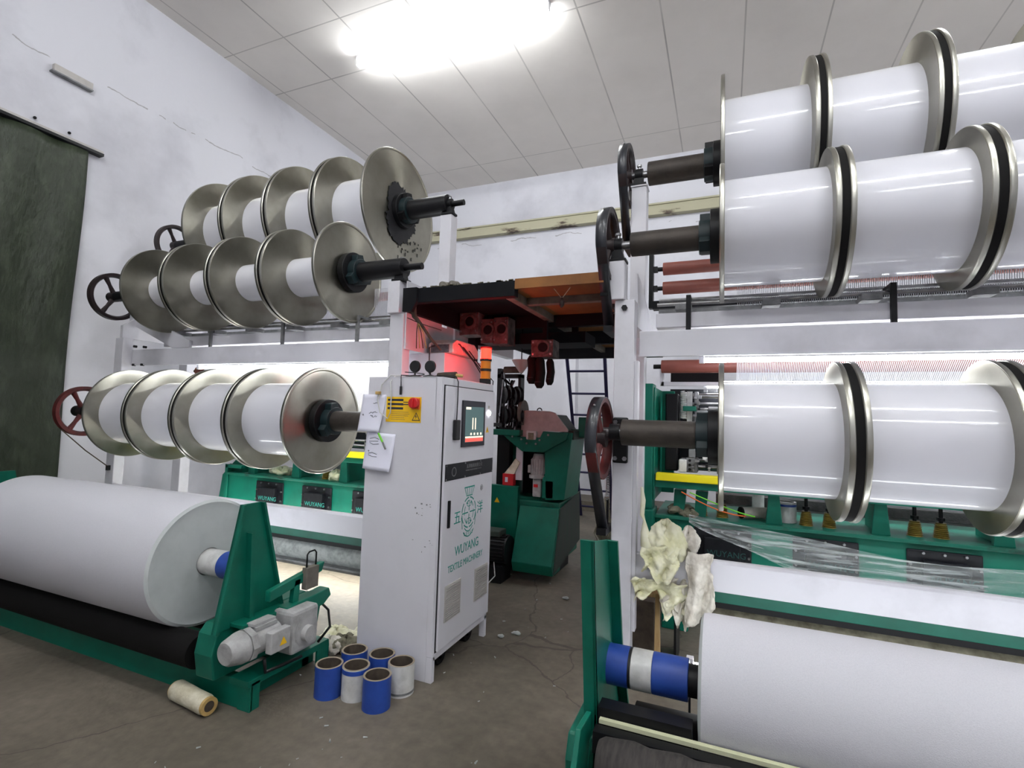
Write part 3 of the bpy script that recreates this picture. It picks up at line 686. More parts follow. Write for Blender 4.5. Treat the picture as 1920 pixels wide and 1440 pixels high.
# needle and guide-bar machinery
def head(side):
    x0, x1 = (-.44, 2.55) if side == 'right' else (-5.1, -2.55)
    t = thing('knitting_head', 'steel needle and guide bar machinery of the %s machine' % side, 'machine', ((x0 + x1) / 2, 4.5, 1.5))
    for y, z, r, m in ((4.44, 1.83, .022, 'steel'), (4.50, 1.765, .014, 'steel'), (4.42, 1.72, .012, 'steel'), (4.48, 1.655, .02, 'steel'), (4.40, 1.60, .013, 'dull_steel'), (4.36, 1.26, .02, 'steel'), (4.42, 1.31, .016, 'steel')):
        obj('guide_rod', MB().cyl((x0 + .12, y, z), (x1, y, z), r, n=12), m, t)
    obj('back_plate', MB().box(x0, x1, 4.70, 4.72, 1.2, 1.9), 'plate_black', t)
    for k in range(int((x1 - x0) / .055)):
        x = x0 + .03 + .055 * k; z = 1.47 + .03 * ((k * 7) % 5)
        obj('sinker', MB().box(x, x + .03, 4.40, 4.47, z, z + .05).box(x + .008, x + .02, 4.42, 4.45, z - .12, z + .16), ('steel', 'dull_steel', 'black_iron')[k % 3], t)
    obj('needle_bar', MB().box(x0 + .1, x1, 4.46, 4.54, 1.40, 1.46), 'steel', t, .004)
    obj('white_channel', MB().box(x0 - .02, x1, 4.16, 4.20, 1.895, 1.925), 'white_paint', t)
    obj('channel_upright', MB().box(x0 - .03, x0, 4.16, 4.20, 1.895, 2.05), 'white_paint', t)
    obj('dark_panel', MB().box(x0 + .03, x0 + .42, 4.40, 4.42, 1.93, 2.08), 'black_iron', t)
    k = 0; x = x0 + .2
    while x < x1 - .1:
        obj('guide_block', MB().box(x, x + .09, 4.34, 4.56, 1.50, 1.60).box(x + .02, x + .05, 4.34, 4.40, 1.60, 1.86), 'dusty_white' if False else 'steel', t, .005)
        obj('lifter_block', MB().box(x - .04, x + .05, 4.30, 4.46, 1.215, 1.33).box(x - .02, x + .03, 4.30, 4.40, 1.33, 1.40), 'dull_steel', t, .008)
        for zz in (1.24, 1.275, 1.31): obj('dark_bolt', MB().cyl((x - .01, 4.29, zz), (x - .01, 4.31, zz), .011, n=8), 'black_iron', t)
        obj('swing_arm', MB().prism([(x + .10, 1.30), (x + .14, 1.30), (x + .135, 1.62), (x + .105, 1.62)], 'y', 4.36, 4.42), 'white_plastic', t, .004)
        x += .23 if side == 'right' and x < .1 else .5
    if side == 'right':
        obj('white_tray', MB().box(-.33, -.27, 4.25, 4.34, 1.215, 1.32), 'white_plastic', t, .01)
        sp = [(-.30 + .022 * math.cos(k * .7), 4.30 + .022 * math.sin(k * .7), 1.64 + k * .0013) for k in range(170)]
        obj('coil_spring', MB().tube(sp, .004, 5), 'white_plastic', t, sharp=False)
        obj('spring_backing', MB().box(-.275, -.235, 4.33, 4.35, 1.42, 1.86), 'white_plastic', t)
        rr_ = random.Random(4)
        for k in range(34):
            x = rr_.uniform(-.24, .02); z = rr_.choice((1.62, 1.66, 1.70, 1.75, 1.80, 1.85)) if k < 22 else rr_.uniform(1.22, 1.38)
            a_, b_ = rr_.uniform(.008, .04), rr_.uniform(.006, .03)
            obj('link_piece', MB().box(x, x + a_, 4.24, 4.30, z, z + b_), rr_.choice(('steel', 'steel', 'black_iron', 'white_plastic', 'dull_steel')), t)
        obj('green_lever', MB().box(-.30, -.20, 4.22, 4.27, 1.70, 1.74), 'green', t, .006)
        obj('dark_cluster', MB().box(-.44, -.34, 4.30, 4.5, 1.22, 1.84), 'black_iron', t, .01)
    return t
head('right'); head('left')
for i, (m, lab, dz, dx) in enumerate((('orange', 'orange cable drooping under the yellow strip, right machine', 0, 0), ('lime', 'green cable drooping under the yellow strip, right machine', .02, .06))):
    p = [(-.30 + dx + .45 * u, 4.14, 1.08 - .14 * math.sin(u * 1.6) + dz * math.sin(u * 3)) for u in [k / 10 for k in range(11)]]
    tag(obj('cable', MB().tube(p, .005, 6), m, sharp=False, loc=p[0]), lab, 'cable')

# ================================================================ control cabinet
CX0, CX1, CY0, CY1, CZ = -2.18, -1.62, 2.746, 3.51, 1.853
t = CAB = thing('control_cabinet', 'tall white electrical control cabinet with touch screen between the machines', 'cabinet', (-1.9, 3.1, 0))
obj('cabinet_body', MB().box(CX0, CX1, CY0 + .012, CY1, .15, CZ), 'cabinet_white', t, .006)
obj('side_panel', MB().box(CX0, CX1 - .041, CY0, CY0 + .012, .0, CZ - .002).box(CX1 - .041, CX1 - .0005, CY0, CY0 + .012, .151, CZ - .002), 'cabinet_white', t, .003)
obj('plinth_strip', MB().box(CX1 - .02, CX1 + .001, CY0 + .013, CY1, .125, .165), 'cabinet_white', t, .002)
obj('corner_foot', MB().box(CX1 - .04, CX1 + .001, CY0, CY0 + .035, 0, .15), 'cabinet_white', t, .002)
obj('corner_foot', MB().box(CX1 - .04, CX1 + .001, CY1 - .035, CY1, 0, .15), 'cabinet_white', t, .002)
obj('corner_foot', MB().box(CX0, CX0 + .04, CY1 - .035, CY1, 0, .15), 'cabinet_white', t, .002)
FX = CX1 + .018
door = obj('cabinet_door', MB().box(CX1 + .003, FX, CY0 + .035, CY1 - .012, .175, CZ - .055), 'cabinet_white', t, .004)
obj('door_gap', MB().box(CX1, CX1 + .003, CY0 + .028, CY1 - .005, .168, CZ - .048), 'black_iron', t)
sc_ = obj('screen_frame', MB().box(FX, FX + .012, 2.98, 3.32, 1.405, 1.715), 'screen_frame', door, .003)
mb = MB().box(FX + .0122, FX + .0135, 3.015, 3.29, 1.435, 1.675); obj('display', mb, 'screen_teal', sc_)
dp = obj('display_bar', MB().box(FX + .0136, FX + .0142, 3.018, 3.287, 1.437, 1.462), 'screen_red', sc_)
obj('display_bar', MB().box(FX + .0136, FX + .0142, 3.018, 3.287, 1.463, 1.474), 'screen_cream', sc_)
obj('display_tag', MB().box(FX + .0136, FX + .0142, 3.02, 3.09, 1.656, 1.672), 'screen_cream', sc_)
for y in (3.115, 3.155): obj('display_gauge', MB().box(FX + .0136, FX + .0142, y, y + .015, 1.52, 1.60), 'screen_cream', sc_)
for y in (3.09, 3.14, 3.19, 3.24): obj('display_key', MB().box(FX + .0136, FX + .0142, y, y + .022, 1.482, 1.498), 'screen_cream', sc_)
np_ = obj('name_plate', MB().box(FX, FX + .004, 2.79, 3.49, 1.20, 1.305), 'plate_black', door, .002)
for y, z in ((2.80, 1.295), (3.48, 1.295), (2.80, 1.21), (3.48, 1.21), (3.05, 1.297), (3.28, 1.297), (3.05, 1.208), (3.28, 1.208)):
    obj('screw', MB().cyl((FX + .004, y, z), (FX + .008, y, z), .005, n=8), 'steel', np_)
text('plate_lettering', '五洋纺机有限公司', .030, (FX + .0045, 3.07, 1.262), SIDE, 'dull_steel', np_)
text('plate_small_lettering', 'WUYANG TEXTILE MACHINERY CO LTD', .013, (FX + .0045, 3.06, 1.242), SIDE, 'dull_steel', np_)
obj('plate_emblem', MB().lathe([(0, .024), (0, .030), (.001, .030), (.001, .024), (0, .024)], (FX + .004, 2.90, 1.252), 'x', 24), 'dull_steel', np_)
obj('door_handle', MB().box(FX, FX + .012, 2.838, 2.862, .905, 1.075), 'black_iron', door, .003)
for y0, z0 in ((2.84, .325), (3.25, .325)):
    mb = MB(); 
    for k in range(17): mb.prism([(z0 + .013 * k, 0), (z0 + .013 * k, 0)], 'x', 0, 0) if False else None
    v = obj('vent_grille', MB().box(FX, FX + .006, y0, y0 + .205, z0, z0 + .222), 'vent', door, .002)
    mb = MB()
    for k in range(17): mb.prism([(y0 + .01, z0 + .006 + .0125 * k), (y0 + .195, z0 + .006 + .0125 * k), (y0 + .195, z0 + .012 + .0125 * k), (y0 + .01, z0 + .012 + .0125 * k)], 'x', FX + .006, FX + .011)
    obj('slat', mb, 'vent', v); 
    # one block of fins per grille
# printed logo: stencilled emblem, two characters and two lines of words
lg = MB(); px = FX + .0008
def arc(mb, cy, cz, ry, rz, a0, a1, wd, n=14):
    a0, a1 = math.radians(a0), math.radians(a1); vs = []
    for i in range(n + 1):
        a = a0 + (a1 - a0) * i / n
        for s_ in (0, wd): vs.append((px, cy + (ry - s_) * math.cos(a), cz + (rz - s_) * math.sin(a)))
    mb._add(vs, [(2 * i, 2 * i + 1, 2 * i + 3, 2 * i + 2) for i in range(n)])
cy, cz = 3.135, .96
for a in range(0, 360, 45): arc(lg, cy, cz, .105, .105, a + 4, a + 40, .009, 6)
for a in range(20, 380, 60): arc(lg, cy, cz, .068, .082, a + 6, a + 50, .007, 6)
def bar(mb, y0, z0, y1, z1, wd):
    d = Vector((0, y1 - y0, z1 - z0)).normalized(); n = Vector((0, -d.z, d.y)) * wd / 2
    p = [Vector((px, y0, z0)) + n, Vector((px, y1, z1)) + n, Vector((px, y1, z1)) - n, Vector((px, y0, z0)) - n]
    mb.quad(*[tuple(q) for q in p])
bar(lg, cy - .10, cz, cy - .012, cz, .008); bar(lg, cy + .012, cz, cy + .10, cz, .008)
bar(lg, cy, cz - .075, cy, cz - .01, .008); bar(lg, cy, cz + .01, cy, cz + .075, .008)
arc(lg, cy, cz + .055, .035, .018, 190, 350, .005, 6); arc(lg, cy, cz - .055, .035, .018, 10, 170, .005, 6)
for s_ in (-1, 1):
    arc(lg, cy + s_ * .025, cz - .06, .008, .008, 0, 360, .007, 8); arc(lg, cy + s_ * .025, cz + .06, .008, .008, 0, 360, .007, 8)
for s_ in (-1, 1): bar(lg, cy + s_ * .105, cz - .02, cy + s_ * .09, cz - .10, .007)
for k, s_ in enumerate((-.055, -.03, 0, .03, .055)): bar(lg, cy + s_ * .75, cz + .118, cy + s_ * 1.25, cz + .165, .007)
bar(lg, cy - .075, cz + .170, cy + .075, cz + .170, .009); bar(lg, cy - .045, cz + .113, cy + .045, cz + .113, .007)
for k in range(-2, 3): bar(lg, cy + k * .028, cz - .152, cy + k * .028, cz - .128, .008)
arc(lg, cy, cz - .03, .11, .135, 225, 315, .008, 12); arc(lg, cy, cz - .03, .085, .10, 225, 315, .007, 12)
obj('printed_emblem', lg, 'teal_print', door)
text('printed_character', '五', .095, (FX + .0008, 2.925, .915), SIDE, 'teal_print', door)
text('printed_character', '洋', .095, (FX + .0008, 3.255, .935), SIDE, 'teal_print', door)
text('registered_mark', '®', .055, (FX + .0008, 3.30, 1.085), SIDE, 'dull_steel', door)
text('printed_words', 'WUYANG', .088, (FX + .0008, 2.955, .705), SIDE, 'teal_print', door, sx=.86)
text('printed_words', 'TEXTILE MACHINERY', .062, (FX + .0008, 2.87, .618), SIDE, 'teal_print', door, sx=.84)
kl = obj('key_switch', MB().cyl((FX, 3.40, 1.635), (FX + .012, 3.40, 1.635), .016, n=20), 'white_glow', door)
obj('switch_label', MB().box(FX, FX + .001, 3.385, 3.415, 1.665, 1.69), 'vent', door)
def tri(mb, c, s_, axis, off):
    h = s_ * .87
    if axis == 'x': mb.prism([(c[1] - s_ / 2, c[2]), (c[1] + s_ / 2, c[2]), (c[1], c[2] + h)], 'x', c[0], c[0] + off)
    else: mb.prism([(c[0] - s_ / 2, c[2]), (c[0] + s_ / 2, c[2]), (c[0], c[2] + h)], 'y', c[1] - off, c[1])
    return mb
ws = obj('warning_sticker', tri(MB(), (FX, 3.385, 1.495), .05, 'x', .001), 'sticker_yellow', door)
obj('bolt_mark', MB().box(FX + .001, FX + .0016, 3.382, 3.388, 1.505, 1.525), 'ink', ws)
# side sticker with the isolator switch
st = obj('instruction_sticker', MB().box(-2.03, -1.765, CY0 - .0015, CY0, 1.560, 1.722), 'sticker_yellow', t)
for z in (1.695, 1.668, 1.641): obj('black_band', MB().box(-2.02, -1.90, CY0 - .0022, CY0 - .0015, z, z + .014), 'ink', st)
obj('link_mark', MB().box(-1.90, -1.86, CY0 - .0022, CY0 - .0015, z + .03, z + .036).box(-1.90, -1.86, CY0 - .0022, CY0 - .0015, z + .045, z + .05), 'ink', st)
for k in range(5): obj('small_print', MB().box(-1.99, -1.87 + random.uniform(-.03, .02), CY0 - .002, CY0 - .0015, 1.575 + k * .012, 1.578 + k * .012), 'wood', st)
obj('danger_triangle', tri(MB(), (-1.80, CY0 - .0015, 1.572), .062, 'y', .0006), 'ink', st)
obj('danger_triangle_face', tri(MB(), (-1.80, CY0 - .0021, 1.577), .046, 'y', .0006), 'sticker_yellow', st)
obj('lightning_mark', MB().prism([(-1.799, 1.612), (-1.808, 1.597), (-1.801, 1.597), (-1.803, 1.583), (-1.793, 1.600), (-1.800, 1.600)], 'y', CY0 - .0033, CY0 - .0027), 'ink', st)
sw = obj('isolator_switch', MB().box(-1.835, -1.775, CY0 - .008, CY0, 1.645, 1.715), 'orange', t, .003)
obj('switch_knob', MB().cyl((-1.805, CY0 - .04, 1.683), (-1.805, CY0 - .008, 1.683), .034, n=28), 'red', sw, .003)
obj('knob_grip', MB().box(-1.812, -1.798, CY0 - .052, CY0 - .038, 1.655, 1.71), 'red', sw, .003)
# scuffs
mb = MB()
for k in range(16):
    x, z = -1.72 + random.uniform(-.10, .08), 1.02 + random.uniform(-.05, .04)
    if k > 9: z -= .22
    mb.box(x, x + random.uniform(.003, .012), CY0 - .0006, CY0, z, z + random.uniform(.002, .01))
s_ = obj('scuff_marks', mb, 'dull_steel', t); s_['kind'] = 'stuff'
# papers, pen, adapter, cables on the cabinet
def paper(x0, x1, z0, z1, lab, skew, tilt=.0):
    t = thing('paper_sheet', lab, 'paper', (x0, CY0, z0))
    def f(u, v):
        x = x0 + (x1 - x0) * u + skew * (1 - v); z = z0 + (z1 - z0) * v + tilt * u
        return (x, CY0 - .006 - .028 * (1 - v) ** 2 * (.3 + .7 * u) - .008 * math.sin(u * 4), z)
    obj('sheet', MB().grid(f, 10, 10), 'paper', t, thick=.0006)
    return t, f
t, f = paper(-2.215, -2.035, 1.49, 1.735, 'white paper sheet taped on the cabinet side, upper one with black writing', -.03)
def scrib(t, f, u, v, n, w_, name='handwriting'):
    mb = MB(); pts = []
    for k in range(n):
        uu = u + w_ * k / n + random.uniform(-.02, .02); vv = v + random.uniform(-.03, .03)
        p = f(uu, vv); pts.append((p[0], p[1] - .0022, p[2]))
    mb.tube(pts, .0014, 4); obj(name, mb, 'ink', t, sharp=False)
scrib(t, f, .55, .78, 9, .2); scrib(t, f, .45, .52, 14, .35); scrib(t, f, .5, .42, 10, .3); scrib(t, f, .1, .45, 6, .12)
t, f = paper(-2.17, -1.95, 1.25, 1.49, 'white paper note below it on the cabinet side, faint handwriting', -.02, -.01)
scrib(t, f, .15, .5, 5, .05)
for v in (.85, .78, .7, .45, .38): scrib(t, f, .15, v, 3, .5, 'faint_line')
t = thing('marker_pen', 'green marker pen with grey cap hanging between the papers', 'pen', (-2.03, 2.70, 1.46))
obj('pen_barrel', MB().cyl((-2.05, 2.70, 1.485), (-2.015, 2.70, 1.43), .007, n=12), 'lime', t)
obj('pen_cap', MB().cyl((-2.015, 2.70, 1.43), (-1.99, 2.70, 1.385), .006, n=12), 'dull_steel', t)
t = thing('power_adapter', 'black power adapter hanging by its cord on the cabinet door', 'adapter', (-1.58, 2.90, 1.5))
obj('adapter_body', MB().box(FX + .002, FX + .028, 2.865, 2.925, 1.455, 1.585), 'black_plastic', t, .006)
obj('adapter_cord', MB().tube([(FX + .012, 2.895, 1.58), (FX + .012, 2.90, 1.70), (FX + .012, 2.90, 1.83), (FX - .0, 2.89, 1.866), (CX1 - .12, 2.86, 1.866)], .004, 6), 'black_plastic', t, sharp=False)
t = thing('white_cable', 'white cable with connector looped down the cabinet side', 'cable', (-2.0, 2.73, 1.8))
obj('cable_run', MB().tube([(-1.93, 2.80, 1.862), (-2.0, 2.735, 1.862), (-2.06, 2.728, 1.80), (-2.085, 2.722, 1.70), (-2.06, 2.718, 1.62), (-2.0, 2.722, 1.58), (-1.985, 2.728, 1.62), (-1.985, 2.73, 1.72), (-2.0, 2.735, 1.82), (-1.99, 2.78, 1.865)], .004, 6), 'white_plastic', t, sharp=False)
obj('connector', MB().box(-2.10, -2.065, 2.712, 2.732, 1.735, 1.755), 'kraft', t, .003)
t = thing('usb_cable', 'black cable with plug hanging over the cabinet top edge', 'cable', (-1.9, 2.73, 1.8))
obj('cable_run', MB().tube([(-1.86, 2.82, 1.862), (-1.92, 2.736, 1.862), (-1.915, 2.732, 1.80), (-1.915, 2.732, 1.79)], .0035, 6), 'black_plastic', t, sharp=False)
obj('plug', MB().box(-1.922, -1.908, 2.727, 2.737, 1.735, 1.79), 'black_plastic', t, .002)
obj('cable_loop', MB().tube([(-1.86 - .07 * math.cos(a) , 2.80 + .04 * math.sin(a), 1.862 + .004 * a) for a in [k * .5 for k in range(14)]], .003, 5), 'black_plastic', t, sharp=False)
# small things on the cabinet roof
def desk_disc(x, y, lab):
    t = thing('round_sensor', lab, 'sensor', (x, y, CZ), 'round black discs on the cabinet top')
    obj('disc_head', MB().lathe([(-.012, 0), (-.012, .036), (-.006, .040), (.006, .040), (.012, .036), (.012, 0)], (x, y, CZ + .075), 'y', 36), 'black_plastic', t)
    obj('disc_stem', MB().cyl((x, y, CZ + .005), (x, y, CZ + .04), .006, n=8), 'black_plastic', t)
    obj('disc_base', MB().lathe([(0, 0), (0, .05), (.012, .045), (.02, .01), (.02, 0)], (x, y, CZ), 'z', 28), 'black_plastic', t)
desk_disc(-1.885, 2.84, 'left round black disc on a stand on the cabinet top')
desk_disc(-1.775, 2.85, 'right round black disc on a stand on the cabinet top')
t = thing('hand_tool', 'dark worn tool with a pale wooden tip lying on the cabinet top', 'tool', (-1.7, 2.9, CZ))
obj('tool_body', MB().ring([(-1.76, 2.93, CZ + .022), (-1.70, 2.92, CZ + .024), (-1.62, 2.92, CZ + .022)], [.018, .02, .024], 10), 'core_dark', t)
obj('tool_tip', MB().ring([(-1.62, 2.92, CZ + .022), (-1.575, 2.93, CZ + .018)], [.013, .009], 8), 'kraft', t)
# castor wheels lying under the cabinet
for x, y, lab in ((-1.72, 2.98, 'black castor wheel under the near end of the cabinet'), (-1.72, 3.36, 'black castor wheel under the far end of the cabinet')):
    t = thing('castor', lab, 'wheel', (x, y, 0))
    obj('tyre', MB().lathe([(-.03, .03), (-.03, .062), (-.02, .07), (.02, .07), (.03, .062), (.03, .03)], (x, y, .07), 'x', 32), 'rubber', t)
    obj('castor_fork', MB().box(x - .042, x - .034, y - .02, y + .02, .06, .15).box(x + .034, x + .042, y - .02, y + .02, .06, .15), 'black_iron', t)
# white duct cabinet behind, with the dusty router box
t = thing('duct_cabinet', 'lower white steel duct box standing behind the control cabinet', 'cabinet', (-2.3, 3.9, 0))
obj('duct_body', MB().box(-2.60, -2.335, 3.56, 4.02, 0, 2.115), 'cabinet_white', t, .004)
obj('duct_wing', MB().prism([(3.56, 0), (3.56, 2.115), (4.02, 2.115), (4.36, 2.09), (4.36, 0)], 'x', -2.335, -2.085), 'cabinet_white', t, .003)
t = thing('router_box', 'dusty foam box with grey router and cables on the white duct box', 'router', (-2.2, 3.7, 2.115))
obj('foam_case', MB().prism([(3.60, 2.117), (3.60, 2.20), (3.66, 2.235), (3.98, 2.235), (4.05, 2.19), (4.06, 2.117)], 'x', -2.27, -2.03), 'styrofoam', t, .012)
obj('router_face', MB().box(-2.24, -2.07, 3.592, 3.60, 2.125, 2.19), 'router_grey', t, .003)
for k, (y, z) in enumerate(((3.66, 2.20), (3.74, 2.22), (3.85, 2.21))):
    obj('router_cable', MB().tube([(-2.10, y, z + .01), (-2.02, y + .02, 2.20 - .02 * k), (-2.0, y + .25, 2.08 - .03 * k), (-1.99, y + .45, 1.94), (-2.02, y + .5, 1.85)], .005, 6), 'black_plastic', t, sharp=False)
obj('router_cable', MB().tube([(-2.2, 3.59, 2.18), (-2.22, 3.54, 2.16), (-2.21, 3.53, 1.95), (-2.1, 3.5, 1.87)], .005, 6), 'black_plastic', t, sharp=False)
# beacon
t = thing('warning_beacon', 'signal tower with lit red lamp over an amber segment', 'beacon', (-1.735, 3.62, 1.75))
bx, by = -1.735, 3.60
obj('beacon_post', MB().cyl((bx, by, 1.55), (bx, by, 1.86), .02, n=12).box(bx - .035, bx + .035, by - .03, by + .03, 1.84, 1.905), 'black_plastic', t)
ra = obj('amber_lens', MB().cyl((bx, by, 1.905), (bx, by, 1.965), .040, n=24), 'amber', t)
obj('spacer', MB().cyl((bx, by, 1.965), (bx, by, 1.985), .044, n=24), 'black_plastic', t)
obj('amber_lens', MB().cyl((bx, by, 1.985), (bx, by, 2.045), .040, n=24), 'amber', t)
obj('red_lens', MB().cyl((bx, by, 2.062), (bx, by, 2.145), .040, n=24), 'beacon_red', t)
obj('beacon_cap', MB().cyl((bx, by, 2.145), (bx, by, 2.16), .046, n=24), 'red', t, .003)
obj('beacon_ring', MB().cyl((bx, by, 2.045), (bx, by, 2.062), .046, n=24), 'black_plastic', t)
obj('beacon_bracket', MB().box(bx - .02, bx + .02, by - .02, by + .3, 1.53, 1.56).box(-2.09, bx, by + .27, by + .3, 1.53, 1.56), 'black_iron', t)
# ================================================================ platform between the machines
t = thing('overhead_platform', 'dark steel platform with plywood underside spanning between the machines', 'platform', (-1.5, 4.8, 2.5))
obj('front_beam', MB().box(-2.24, -1.34, 3.20, 3.27, 2.45, 2.56), 'platform_iron', t, .004)
obj('beam_end_bracket', MB().prism([(-2.24, 2.56), (-2.12, 2.56), (-2.12, 2.45), (-2.16, 2.38), (-2.24, 2.38)], 'y', 3.17, 3.20), 'platform_iron', t)
obj('deck_sheet', MB().box(-2.26, -1.44, 3.27, 6.5, 2.54, 2.56), 'platform_iron', t)
pw = obj('plywood_deck', MB().box(-1.44, -.70, 3.24, 6.5, 2.535, 2.56), 'plywood', t)
obj('plywood_front_edge', MB().box(-1.34, -.72, 3.20, 3.22, 2.50, 2.57), 'plywood', t)
obj('long_joist', MB().box(-1.47, -1.41, 3.25, 6.5, 2.47, 2.535), 'joist', t, .004)
obj('cross_joist', MB().box(-1.41, -.70, 3.62, 3.68, 2.48, 2.535), 'joist', t, .003)
obj('cross_joist', MB().box(-1.41, -.70, 4.55, 4.61, 2.47, 2.535), 'dusty_metal', t, .003)
obj('cross_joist', MB().box(-2.26, -.70, 5.2, 5.28, 2.40, 2.535), 'platform_iron', t)
obj('cross_joist', MB().box(-2.26, -.70, 4.30, 4.36, 2.43, 2.535), 'platform_iron', t)
obj('back_beam', MB().box(-2.26, -.70, 6.44, 6.5, 2.40, 2.56), 'platform_iron', t)
obj('side_beam', MB().box(-.75, -.70, 3.24, 6.5, 2.42, 2.56), 'platform_iron', t)
obj('side_beam', MB().box(-2.28, -2.24, 3.27, 6.5, 2.40, 2.56), 'platform_iron', t)
obj('cable_tray', MB().box(-2.22, -1.15, 4.42, 4.80, 2.30, 2.40).box(-2.10, -2.05, 4.5, 4.55, 2.40, 2.54).box(-1.30, -1.25, 4.5, 4.55, 2.40, 2.54), 'platform_iron', t)
obj('hanger_post', MB().box(-2.30, -2.22, 4.36, 4.42, 2.1, 2.54), 'platform_iron', t)
# dusty rubbish edge
mb = MB()
for k in range(46):
    x = random.uniform(-2.1, -1.36); s_ = random.uniform(.004, .016); mb.box(x, x + s_ * 2, 3.2, 3.2 + s_, 2.56, 2.56 + s_ * .7)
g = obj('edge_lint', mb, 'old_rag', t); g['kind'] = 'stuff'
# hanging string with a small bundle
t = thing('hanging_tassel', 'small pale bundle hanging on threads under the plywood deck', 'tassel', (-1.05, 3.4, 2.45))
obj('thread', MB().tube([(-1.12, 3.4, 2.535), (-1.06, 3.4, 2.46)], .003, 5).tube([(-1.0, 3.4, 2.535), (-1.06, 3.4, 2.46)], .003, 5), 'old_wrap', t)
obj('bundle', MB().ring([(-1.06, 3.4, 2.465), (-1.058, 3.4, 2.44), (-1.06, 3.4, 2.41), (-1.062, 3.4, 2.395)], [.006, .02, .018, .005], 10), 'dusty_metal', t)
# shoes on the platform
for x, lab in ((-2.02, 'left dark shoe standing on the platform front edge'), (-1.935, 'right dark shoe standing on the platform front edge')):
    t = thing('shoe', lab, 'shoe', (x, 3.45, 2.56), 'pair of shoes on the platform')
    obj('shoe_upper', MB().ring([(x, 3.36, 2.58), (x, 3.38, 2.615), (x, 3.43, 2.62), (x, 3.50, 2.605), (x, 3.58, 2.592), (x, 3.62, 2.58)], [.012, .036, .04, .033, .026, .01], 12), 'joist', t)
    obj('shoe_sole', MB().box(x - .034, x + .034, 3.355, 3.625, 2.56, 2.575), 'black_plastic', t, .006)
# pad-roller housings under the platform, washed red by the beacon
def housing(x, y, z, w_, h, lab, m='dusty_metal'):
    t = thing('roller_housing', lab, 'housing', (x, y, z), 'perforated housings under the platform')
    obj('housing_plate', MB().box(x - w_ / 2, x + w_ / 2, y - .01, y + .0, z, z + h).box(x - w_ / 2, x - w_ / 2 + .012, y, y + .16, z, z + h).box(x + w_ / 2 - .012, x + w_ / 2, y, y + .16, z, z + h).box(x - w_ / 2, x + w_ / 2, y, y + .16, z, z + .012), m, t, .003)
    obj('round_port', MB().lathe([(0, .04), (-.014, .045), (-.014, .062), (0, .066)], (x + .01, y - .01, z + h * .55), 'y', 28), m, t)
    obj('port_core', MB().cyl((x + .01, y - .02, z + h * .55), (x + .01, y - .011, z + h * .55), .04, n=24), 'platform_iron', t)
    for a in ((-.4, .15), (.4, .15), (-.4, .85), (.4, .85)):
        obj('bolt', MB().cyl((x + a[0] * w_, y - .022, z + h * a[1]), (x + a[0] * w_, y - .010, z + h * a[1]), .009, n=6), 'steel', t)
    obj('hanger', MB().box(x - .02, x + .02, y + .05, y + .09, z + h, 2.40 if False else 2.54), 'platform_iron', t)
    return t
housing(-2.13, 4.05, 2.34, .19, .22, 'first red-lit perforated housing under the platform, nearest the cabinet')
housing(-1.98, 4.12, 2.27, .12, .22, 'second red-lit housing under the platform')
housing(-1.845, 4.12, 2.26, .14, .24, 'third red-lit housing with a round port under the platform')
housing(-1.46, 4.15, 2.14, .20, .15, 'dusty grey housing hanging lower under the platform', 'dusty_metal')
for k, (x, y, z0, z1, r, lab) in enumerate(((-1.57, 4.2, 1.91, 2.16, .045, 'black hanging roll, left of three under the platform'), (-1.49, 4.18, 1.87, 2.14, .042, 'black hanging roll, longest of three under the platform'), (-1.41, 4.22, 1.90, 2.13, .035, 'black hanging roll, right of three under the platform'))):
    t = thing('hanging_roll', lab, 'roll', (x, y, z0), 'black rolls hanging under the platform')
    obj('roll_body', MB().ring([(x, y, z1), (x, y, z1 - .03), (x + .01, y, (z0 + z1) / 2), (x, y, z0 + .03), (x, y, z0)], [r * .6, r, r * 1.02, r, r * .55], 14), 'rubber', t)
    obj('roll_band', MB().cyl((x, y, z0 + .05), (x, y, z0 + .056), r * 1.03, n=16), 'plate_black', t)
t = thing('loose_wires', 'tangle of dark and yellow wires tied at the left end of the platform', 'wires', (-2.2, 3.3, 2.3))
obj('wire_bundle', MB().ring([(-2.20, 3.24, 2.45), (-2.19, 3.26, 2.36), (-2.15, 3.30, 2.30), (-2.10, 3.36, 2.20), (-2.06, 3.45, 2.12)], [.03, .02, .012, .012, .008], 8), 'core_dark', t)
for k in range(4): obj('loose_wire', MB().tube([(-2.17, 3.28, 2.32), (-2.19 + .02 * k, 3.30, 2.24), (-2.20 + .03 * k, 3.32, 2.12)], .004, 5), 'kraft' if k % 2 else 'core_dark', t, sharp=False)
obj('loose_wire', MB().tube([(-2.28, 3.30, 2.36), (-2.16, 3.30, 2.31), (-2.0, 3.35, 2.26)], .004, 5), 'core_dark', t, sharp=False)
# black upright mechanism left of the drive housing
t = thing('pattern_mechanism', 'black upright pattern mechanism with discs behind the cabinet', 'machine', (-2.1, 5.0, 1.4))
obj('mechanism_frame', MB().box(-2.22, -2.18, 4.9, 5.0, 1.45, 2.12).box(-1.98, -1.95, 4.9, 5.0, 1.5, 2.05).box(-2.22, -1.95, 4.9, 5.0, 2.02, 2.06).box(-2.22, -1.95, 4.9, 5.0, 1.48, 1.52), 'black_iron', t)
for k in range(8):
    x, z = -2.16 + .05 * (k % 4) + .01, 1.62 + .20 * (k // 4) + .02 * (k % 3)
    obj('cam_disc', MB().cyl((x, 4.90, z), (x + .02, 4.93, z), .10 - .008 * (k % 3), n=24), 'black_iron', t)
for k in range(6): obj('link_rod', MB().cyl((-2.18 + .04 * k, 4.88, 1.50), (-2.15 + .04 * k, 4.89, 2.0 - .03 * k), .008, n=6), 'black_iron' if k % 2 else 'steel', t)
